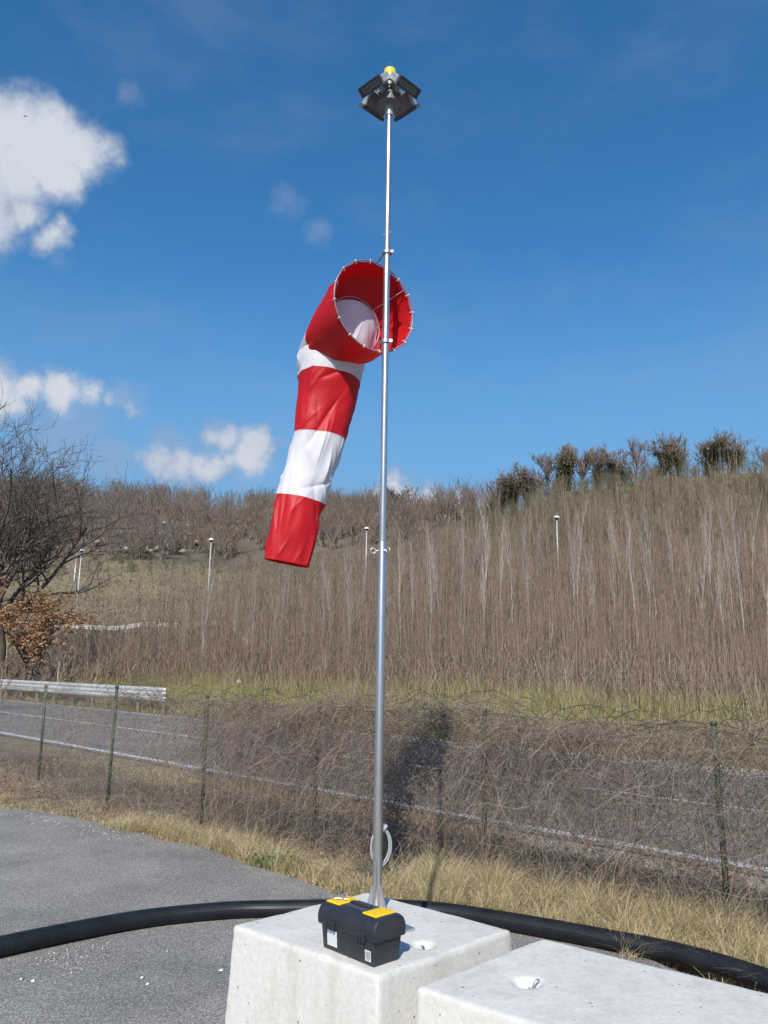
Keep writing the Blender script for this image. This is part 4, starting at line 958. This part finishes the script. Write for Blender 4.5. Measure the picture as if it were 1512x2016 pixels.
def make_ridge_tree(seed, h, kind):
    out = bare_tree(seed, h, .17, 4, (11, 6, 5, 3), .70 if kind != 'column' else .5, .5, .56, 5, .16, .13, (.66, .60, .55, .5), .034)
    tr = mesh_np('trunk', *tree_mesh(out, (0, 1), 5), M['bark']); cr = mesh_np('crown', *tree_mesh(out, (2, 3, 4), 3), M['woodtwig']); iv = None
    if kind == 'ivy': iv = mesh_np('ivy', *ivy_cloud(out, (0, 1), 5200, .27, .11, h*.66), M['ivy'])
    if kind == 'column': iv = mesh_np('ivy', *ivy_cloud(out, (0, 1), 7000, .46, .12, h*.98), M['ivylight'])
    if kind == 'half': iv = mesh_np('ivy', *ivy_cloud(out, (0, 1), 3000, .24, .11, h*.60), M['ivy'])
    return tr, cr, iv
RT_ = {('ivy', 0): make_ridge_tree(101, 7.4, 'ivy'), ('ivy', 1): make_ridge_tree(102, 7.4, 'ivy'), ('half', 0): make_ridge_tree(103, 7.4, 'half'), ('half', 1): make_ridge_tree(107, 7.4, 'half'),
       ('column', 0): make_ridge_tree(104, 6.0, 'column'), ('bare', 0): make_ridge_tree(105, 7.2, 'bare'), ('bare', 1): make_ridge_tree(106, 7.2, 'bare')}
def place_tree(kind, var, px, Y, hpx, label, group, sink=.2, sx=1.):
    r = ray(px, 1000); x = r[0]/r[1]*Y; z = tz(x, Y); tr, cr, iv = RT_[(kind, var)]
    root = empty('tree', (x, Y, z-sink), label, 'tree', group); root.rotation_euler = (0, 0, random.uniform(0, 6.28))
    if '_h' not in tr: 
        co = np.zeros(len(cr.vertices)*3); cr.vertices.foreach_get('co', co); tr['_h'] = float(np.percentile(co[2::3], 99.5))
    sc = (hpx*Y/F_PX+sink)/tr['_h']; root.scale = (sc*sx, sc*sx, sc)
    for nm, me in (('trunk', tr), ('crown', cr), ('ivy', iv)):
        if me is None: continue
        o = bpy.data.objects.new(nm, me); col.objects.link(o); o.parent = root
GR = 'trees along the right hill crest'
for kind, var, px, Y, h, sx, lb in (
    ('bare', 0, 985, 128, 60, 1.3, 'low bare tree at the far left foot of the right hill crest'),
    ('half', 1, 1012, 124, 80, 1.2, 'rounded bare tree with some ivy, second up the crest from its left foot'),
    ('half', 0, 1045, 121, 92, 1.1, 'broad ivy grown tree at the left end of the crest row'),
    ('bare', 1, 1084, 118, 88, .8, 'slim leafless tree between the broad ivy tree and the bright ivy column'),
    ('column', 0, 1112, 117, 92, .7, 'narrow column of bright green ivy standing apart on the crest'),
    ('bare', 0, 1146, 116, 88, .8, 'tall bare tree just right of the bright ivy column'),
    ('half', 0, 1176, 114, 92, .95, 'tall tree, its middle dark with ivy, third right of the ivy column'),
    ('half', 1, 1222, 112, 78, 1.1, 'wide low ivy tree left of the gap in the crest row'),
    ('bare', 1, 1254, 111, 86, .65, 'thin bare tree at the gap in the crest row'),
    ('ivy', 0, 1304, 110, 84, 1.15, 'spreading dark ivy tree with bare top, first right of the gap'),
    ('half', 1, 1340, 110, 78, .85, 'upright half bare tree between the two dark spreading ivy trees'),
    ('ivy', 1, 1398, 109, 82, 1.15, 'dark spreading ivy tree left of the last big crown'),
    ('ivy', 0, 1445, 109, 84, 1.05, 'large dark crown near the right end of the crest row'),
    ('bare', 0, 1512, 108, 56, 1.0, 'low bare tree cut by the right edge of the photo'),
    ('bare', 1, 1560, 108, 70, 1.0, 'bare tree beyond the right edge of the crest row')):
    if px < 1550: place_tree(kind, var, px, Y, h*1.05, lb, GR, sx=sx*1.25)
GC = 'trees on the middle skyline'
for kind, var, px, Y, h, sx, lb in (
    ('half', 0, 385, 196, 30, 1.2, 'green tinged round tree on the skyline left of the windsock'),
    ('bare', 1, 655, 184, 44, 1.2, 'bare tree on the skyline just right of the windsock tail'),
    ('half', 1, 694, 182, 46, .8, 'ivy clad spire shaped tree left of the mast on the skyline'),
    ('half', 0, 716, 180, 50, .7, 'darkest ivy clad tree immediately left of the mast on the skyline'),
    ('bare', 0, 787, 168, 62, 1.2, 'large round bare tree immediately right of the mast on the skyline'),
    ('bare', 1, 832, 164, 50, 1.1, 'bare tree right of the large round one on the skyline'),
    ('bare', 0, 892, 152, 34, 1.2, 'small round bare tree in the dip of the skyline'),
    ('bare', 1, 960, 134, 34, 1.2, 'small bare tree where the skyline starts to climb right')):
    place_tree(kind, var, px, Y, h, lb, GC, sx=sx*1.5)

# far wood: one mass of bare trees
def wood(n, gen, sel, name, label, mt, seeds, hr, K=3):
    tm = []
    for sd in seeds:
        out = bare_tree(sd, 8, .13, 3, (7, 4, 2), .66, .5, .55, K, .12, .14, (.62, .56, .5), .024); Vt, Ft = tree_mesh(out, (0, 1, 2, 3), 3); tm.append((Vt, Ft))
    x, y = gen(n*3); k = sel(x, y); x, y = x[k][:n], y[k][:n]; z = terr(x, y); parts = []
    for i in range(len(x)):
        Vt, Ft = tm[int(rng.integers(len(tm)))]; a = rng.uniform(0, 6.28); s_ = rng.uniform(*hr)/8; c_, sn = math.cos(a), math.sin(a)
        Vr = np.stack([Vt[:, 0]*c_-Vt[:, 1]*sn, Vt[:, 0]*sn+Vt[:, 1]*c_, Vt[:, 2]], 1)*s_*[rng.uniform(.9, 1.3), rng.uniform(.9, 1.3), 1]+[x[i], y[i], z[i]-.2]; parts.append((Vr, Ft))
    V, F = cat_np(parts); props(obj(name, V, F, mt), label, 'woodland', kind='stuff')
wood(2300, lambda n: (rng.uniform(-150, 40, n), rng.uniform(124, 208, n)), lambda x, y: (x/y < .16) & (x/y > -.75) & (y > 126+10*vnoise(x, y, 50, .05)+np.clip(x/y+.1, 0, 1)*-90) & (vnoise(x, y, 51, .06) > -.75),
     'bare_woodland', 'grey brown bare woodland covering the left hillside up to the skyline', M['woodtwig'], (201, 202, 203, 204), (5.0, 8.5))
M['scrubtwig'] = mat('scrub_twig', (.15, .13, .08), .9, island=[(.10, .085, .05), (.16, .14, .085), (.12, .12, .055), (.19, .16, .10)])
wood(1100, lambda n: (rng.uniform(-5, 75, n), rng.uniform(82, 126, n)), lambda x, y: (x/y > .10) & (x/y < .72) & (y < 124-30*np.clip(x/y-.1, 0, .4)),
     'crest_scrub', 'low greenish scrub on the slope under the crest trees', M['scrubtwig'], (211, 212), (1.8, 4.4))
wood(260, lambda n: (rng.uniform(-34, -3, n), rng.uniform(40, 72, n)), lambda x, y: (x/y < -.10) & (x/y > -.50),
     'roadside_brush', 'brown brush between the road and the far guardrail', M['brownstem'], (221, 222, 223), (1.6, 3.6), K=4)
wood(60, lambda n: (rng.uniform(-62, -14, n), rng.uniform(112, 128, n)), lambda x, y: (x/y < -.12) & (x/y > -.50),
     'meadow_edge_bushes', 'dark bushes along the upper edge of the meadow', M['scrubtwig'], (231, 232), (2.0, 4.0))

# ------------------------------------------------------------------ thicket of young stems
def in_thicket(x, y):
    u_ = x/y; lo = np.interp(y, [24, 34, 50, 60, 75, 95], [-.44, -.44, -.35, -.27, -.18, -.09]); st_ = np.interp(u_, [-.42, -.3, 0, .3, .5, .8], [41, 39, 33, 28.5, 26, 24])
    return (u_ > lo) & (u_ < .85) & (y > st_+2.5*vnoise(x, y, 60, .2)) & (y < np.interp(u_, [-.3, 0, .2, .5], [72, 88, 98, 100]))
def saplings(n, hf, nbr, rbase, K=6):
    x = rng.uniform(-30, 72, n*6); y = rng.uniform(24, 104, n*6); w_ = rng.random(n*6) < np.interp(y, [24, 35, 60, 104], [1., .9, .6, .5]); k = in_thicket(x, y) & w_; x, y = x[k][:n], y[k][:n]; n = len(x)
    h = hf(x, y, n); z = terr(x, y)-.05; t = np.linspace(0, 1, K); a = rng.uniform(0, 6.28, n); ln = rng.normal(0, .11, n); bw = rng.normal(0, .07, n)
    P = np.stack([x[:, None]+np.cos(a)[:, None]*(ln[:, None]*t+bw[:, None]*np.sin(t*5))*h[:, None]*.6, y[:, None]+np.sin(a)[:, None]*(ln[:, None]*t)*h[:, None]*.6, z[:, None]+h[:, None]*t[None]], -1)
    r = np.maximum(rbase*h/7, .011)[:, None]*np.linspace(1, .3, K)[None]; parts = [tubes(P, r, 3)]
    if nbr:
        f = rng.uniform(.22, .97, (n, nbr)); fi = f*(K-1); i = np.minimum(fi.astype(int), K-2); fr = (fi-i)[..., None]; ar = np.arange(n)[:, None]
        q = P[ar, i]*(1-fr)+P[ar, i+1]*fr; a = rng.uniform(0, 6.28, (n, nbr)); L = h[:, None]*rng.uniform(.10, .26, (n, nbr))*(1.15-f); sp = rng.uniform(.25, .8, (n, nbr))
        d = np.stack([np.cos(a)*sp, np.sin(a)*sp, np.ones_like(a)], -1); d = d/np.linalg.norm(d, axis=-1, keepdims=True); d2 = nrm_rows(d+rng.normal(0, .12, d.shape)+[0, 0, .15])
        B = np.stack([q, q+d*L[..., None]*.5, q+d*L[..., None]*.5+d2*L[..., None]*.5], 2).reshape(-1, 3, 3); rb = np.repeat((rbase*h/7*.45)[:, None], nbr, 1).reshape(-1, 1)*np.array([[1, .75, .35]])
        parts.append(tubes(B, rb, 3))
    return cat_np(parts)
hf1 = lambda x, y, n: np.interp(y, [24, 30, 40, 60, 90], [2.0, 3.0, 4.6, 6.0, 6.4])*rng.uniform(.6, 1.2, n)
hf2 = lambda x, y, n: np.interp(y, [24, 30, 40, 90], [1.2, 1.7, 2.4, 3.0])*rng.uniform(.5, 1.3, n)
V, F = cat_np([saplings(5400, hf1, 14, .023), saplings(17000, hf2, 3, .021, 4)])
props(obj('thicket', V, F, M['brownstem']), 'dense thicket of thin bare brown stems covering the slope across the road', 'thicket', kind='stuff')
# taller pale saplings one can tell apart
SP = []
for sd in (301, 302, 303, 304):
    out = bare_tree(sd, 8, .040, 2, (22, 4), .42, .9, .98, 7, .25, .05, (.26, .5), .0085)
    SP.append((mesh_np('trunk', *tree_mesh(out, (0,), 6), M['palebark']), mesh_np('branches', *tree_mesh(out, (1, 2), 3), M['palebark'])))
spots = [(948, 44, 250, .9), (1125, 50, 190, 1), (1135, 55, 200, .9), (1205, 52, 185, 1), (1252, 48, 210, 1.), (1275, 50, 180, .8), (1290, 56, 190, 1), (1345, 50, 160, .9), (1372, 46, 230, 1), (1402, 54, 180, 1), (1440, 50, 215, 1), (1458, 46, 240, 1), (1502, 44, 260, 1.1),
         (1008, 52, 170, .8), (1042, 47, 205, .9), (905, 52, 180, .9), (868, 50, 175, .9), (845, 46, 210, 1), (812, 54, 160, .8), (790, 50, 190, .9), (700, 50, 165, .9), (688, 44, 180, .8), (655, 52, 150, .8), (640, 46, 170, .7), (604, 48, 130, .8), (560, 45, 150, .8), (540, 50, 120, .7),
         (498, 44, 160, .9), (470, 47, 120, .7), (408, 43, 170, 1.), (415, 44, 130, .8), (365, 46, 120, .7), (300, 50, 95, .7), (1165, 47, 160, .9), (1328, 58, 150, .8), (1420, 43, 190, .8), (1480, 57, 170, .8), (985, 58, 140, .8), (925, 60, 140, .8), (1070, 60, 130, .8), (1225, 62, 130, .8), (765, 58, 130, .8)]
for i, (px, Y, hp, k_) in enumerate(spots):
    r = ray(px, 1150); x = r[0]/r[1]*Y; z = tz(x, Y); h = hp*1.12*Y/F_PX
    where = 'right of the mast' if px > 760 else ('between windsock and mast' if px > 520 else 'left of the windsock')
    root = empty('sapling', (x, Y, z), 'slender pale barked leafless sapling standing out of the brown thicket %s' % where, 'sapling', 'pale saplings in the thicket %s' % where)
    root.rotation_euler = (random.gauss(0, .02), random.gauss(-.02, .025), random.uniform(0, 6.28)); root.scale = (h/8*.9, h/8*.9, h/8); tr, br = SP[i % 4]
    for nm, me in (('trunk', tr), ('branches', br)):
        o = bpy.data.objects.new(nm, me); col.objects.link(o); o.parent = root

# ------------------------------------------------------------------ big bare tree at the left and the dry oak in front of it
def big_tree(seed, x, y, h, label, lean=0.):
    out = bare_tree(seed, h, .30, 4, (13, 9, 7, 4), 1.0, .34, .42, 7, .30, .13, (1.15, .50, .5, .5), .012); root = empty('tree', (x, y, tz(x, y)), label, 'tree'); root.rotation_euler = (0, lean, 0)
    off = (0, 0, 0); root['_o'] = (0., 0., 0.)
    o = obj('trunk', *tree_mesh(out, (0, 1), 8), M['bark'], root, smooth=True); o = obj('crown', *tree_mesh(out, (2, 3, 4), 4), M['bark'], root)
    return root
b1 = big_tree(417, -21.3, 44.6, 19.0, 'big bare dark branched tree at the left edge beyond the guardrail', .05)
r2 = b1.copy(); col.objects.link(r2); r2.location = (-19.5, 22.5, -.06); r2.rotation_euler = (0, 0, 2.); r2.scale = (.7, .7, .7); r2['label'] = 'bare tree on the near verge just out of frame at the left'; r2['category'] = 'tree'
for ch in list(b1.children):
    c_ = ch.copy(); col.objects.link(c_); c_.parent = r2
ox, oy = -19.3, 43.5; oz = tz(ox, oy); out = bare_tree(520, 5.6, .10, 3, (10, 6, 4), .8, .3, .5, 5, .08, .15, (.9, .55, .5)); rt = empty('oak_bush', (ox, oy, oz), 'young oak holding dry orange brown leaves below the big bare tree', 'tree')
rt['_o'] = (0., 0., 0.); obj('trunk', *tree_mesh(out, (0, 1, 2), 5), M['bark'], rt); s_ = [o for o in out if o[0] >= 2]; C_ = []
for _ in range(8500):
    o = s_[int(rng.integers(len(s_)))]; i = int(rng.integers(0, 4)); f = rng.random(); q = o[1][i]*(1-f)+o[1][i+1]*f
    if mn.noise(Vector(q*1.1)) > -.12: C_.append(q+rng.normal(0, .12, 3))
obj('dry_leaves', *leafquads(np.array(C_), .075), M['oakleaf'], rt)
rt.scale = (1.45, 1.45, 1.22)

# rocks on the hillside, white stone on the bank
for i, (px, py, lb, sc, n) in enumerate(((392, 1046, 'broken pale rock outcrop left of the windsock on the wooded hill', (5.5, 1.6), 60), (300, 1062, 'small pale rock patch lower left on the wooded hill', (2.5, .8), 16))):
    Y = 150; p = PY(px, py, Y); x = p[0]+rng.normal(0, sc[0], n); y = Y+rng.normal(0, 6, n)+(x-p[0])*1.5; z = terr(x, y)+.6
    V, F = stones(x, y, z, rng.uniform(.5, 1.5, n)); props(obj('rock_outcrop', V, F, M['rock'], origin=(p[0], Y, tz(p[0], Y))), lb, 'rocks', kind='stuff')
p = PY(471, 1338, 38); V, F = stones(np.array([p[0]]), np.array([38.]), np.array([tz(p[0], 38.)+.25]), np.array([.22])); props(obj('white_boulder', V, F, M['label'], origin=(p[0], 38, tz(p[0], 38.))), 'single small white boulder in the grass bank below the windsock', 'stone')
# bird
bp = PY(50, 229, 60); V = np.array([(0, 0, 0), (.30, .05, .10), (.62, .12, -.02), (.28, -.12, .07), (-.30, .05, .10), (-.60, .12, .0), (-.28, -.12, .07), (0, -.26, 0), (0, .34, 0), (.05, 0, .05), (-.05, 0, .05), (0, 0, -.07)], float)
F = [(9, 1, 2, 3), (10, 6, 5, 4), (8, 9, 10), (9, 7, 10), (8, 11, 9), (9, 11, 7), (7, 11, 10), (10, 11, 8), (8, 1, 9), (9, 3, 7), (10, 4, 8), (7, 6, 10)]
a_ = .6; V = V@np.array([[math.cos(a_), math.sin(a_), .3], [-math.sin(a_), math.cos(a_), .3], [0, -.3, 1]])*.55
props(obj('bird', V+bp, F, M['bird'], origin=bp), 'small dark bird flying in front of the upper left cloud', 'bird')

for o in bpy.data.objects:
    if '_o' in o: del o['_o']
for me in bpy.data.meshes:
    if '_h' in me: del me['_h']
scene.render.resolution_x = 768; scene.render.resolution_y = 1024
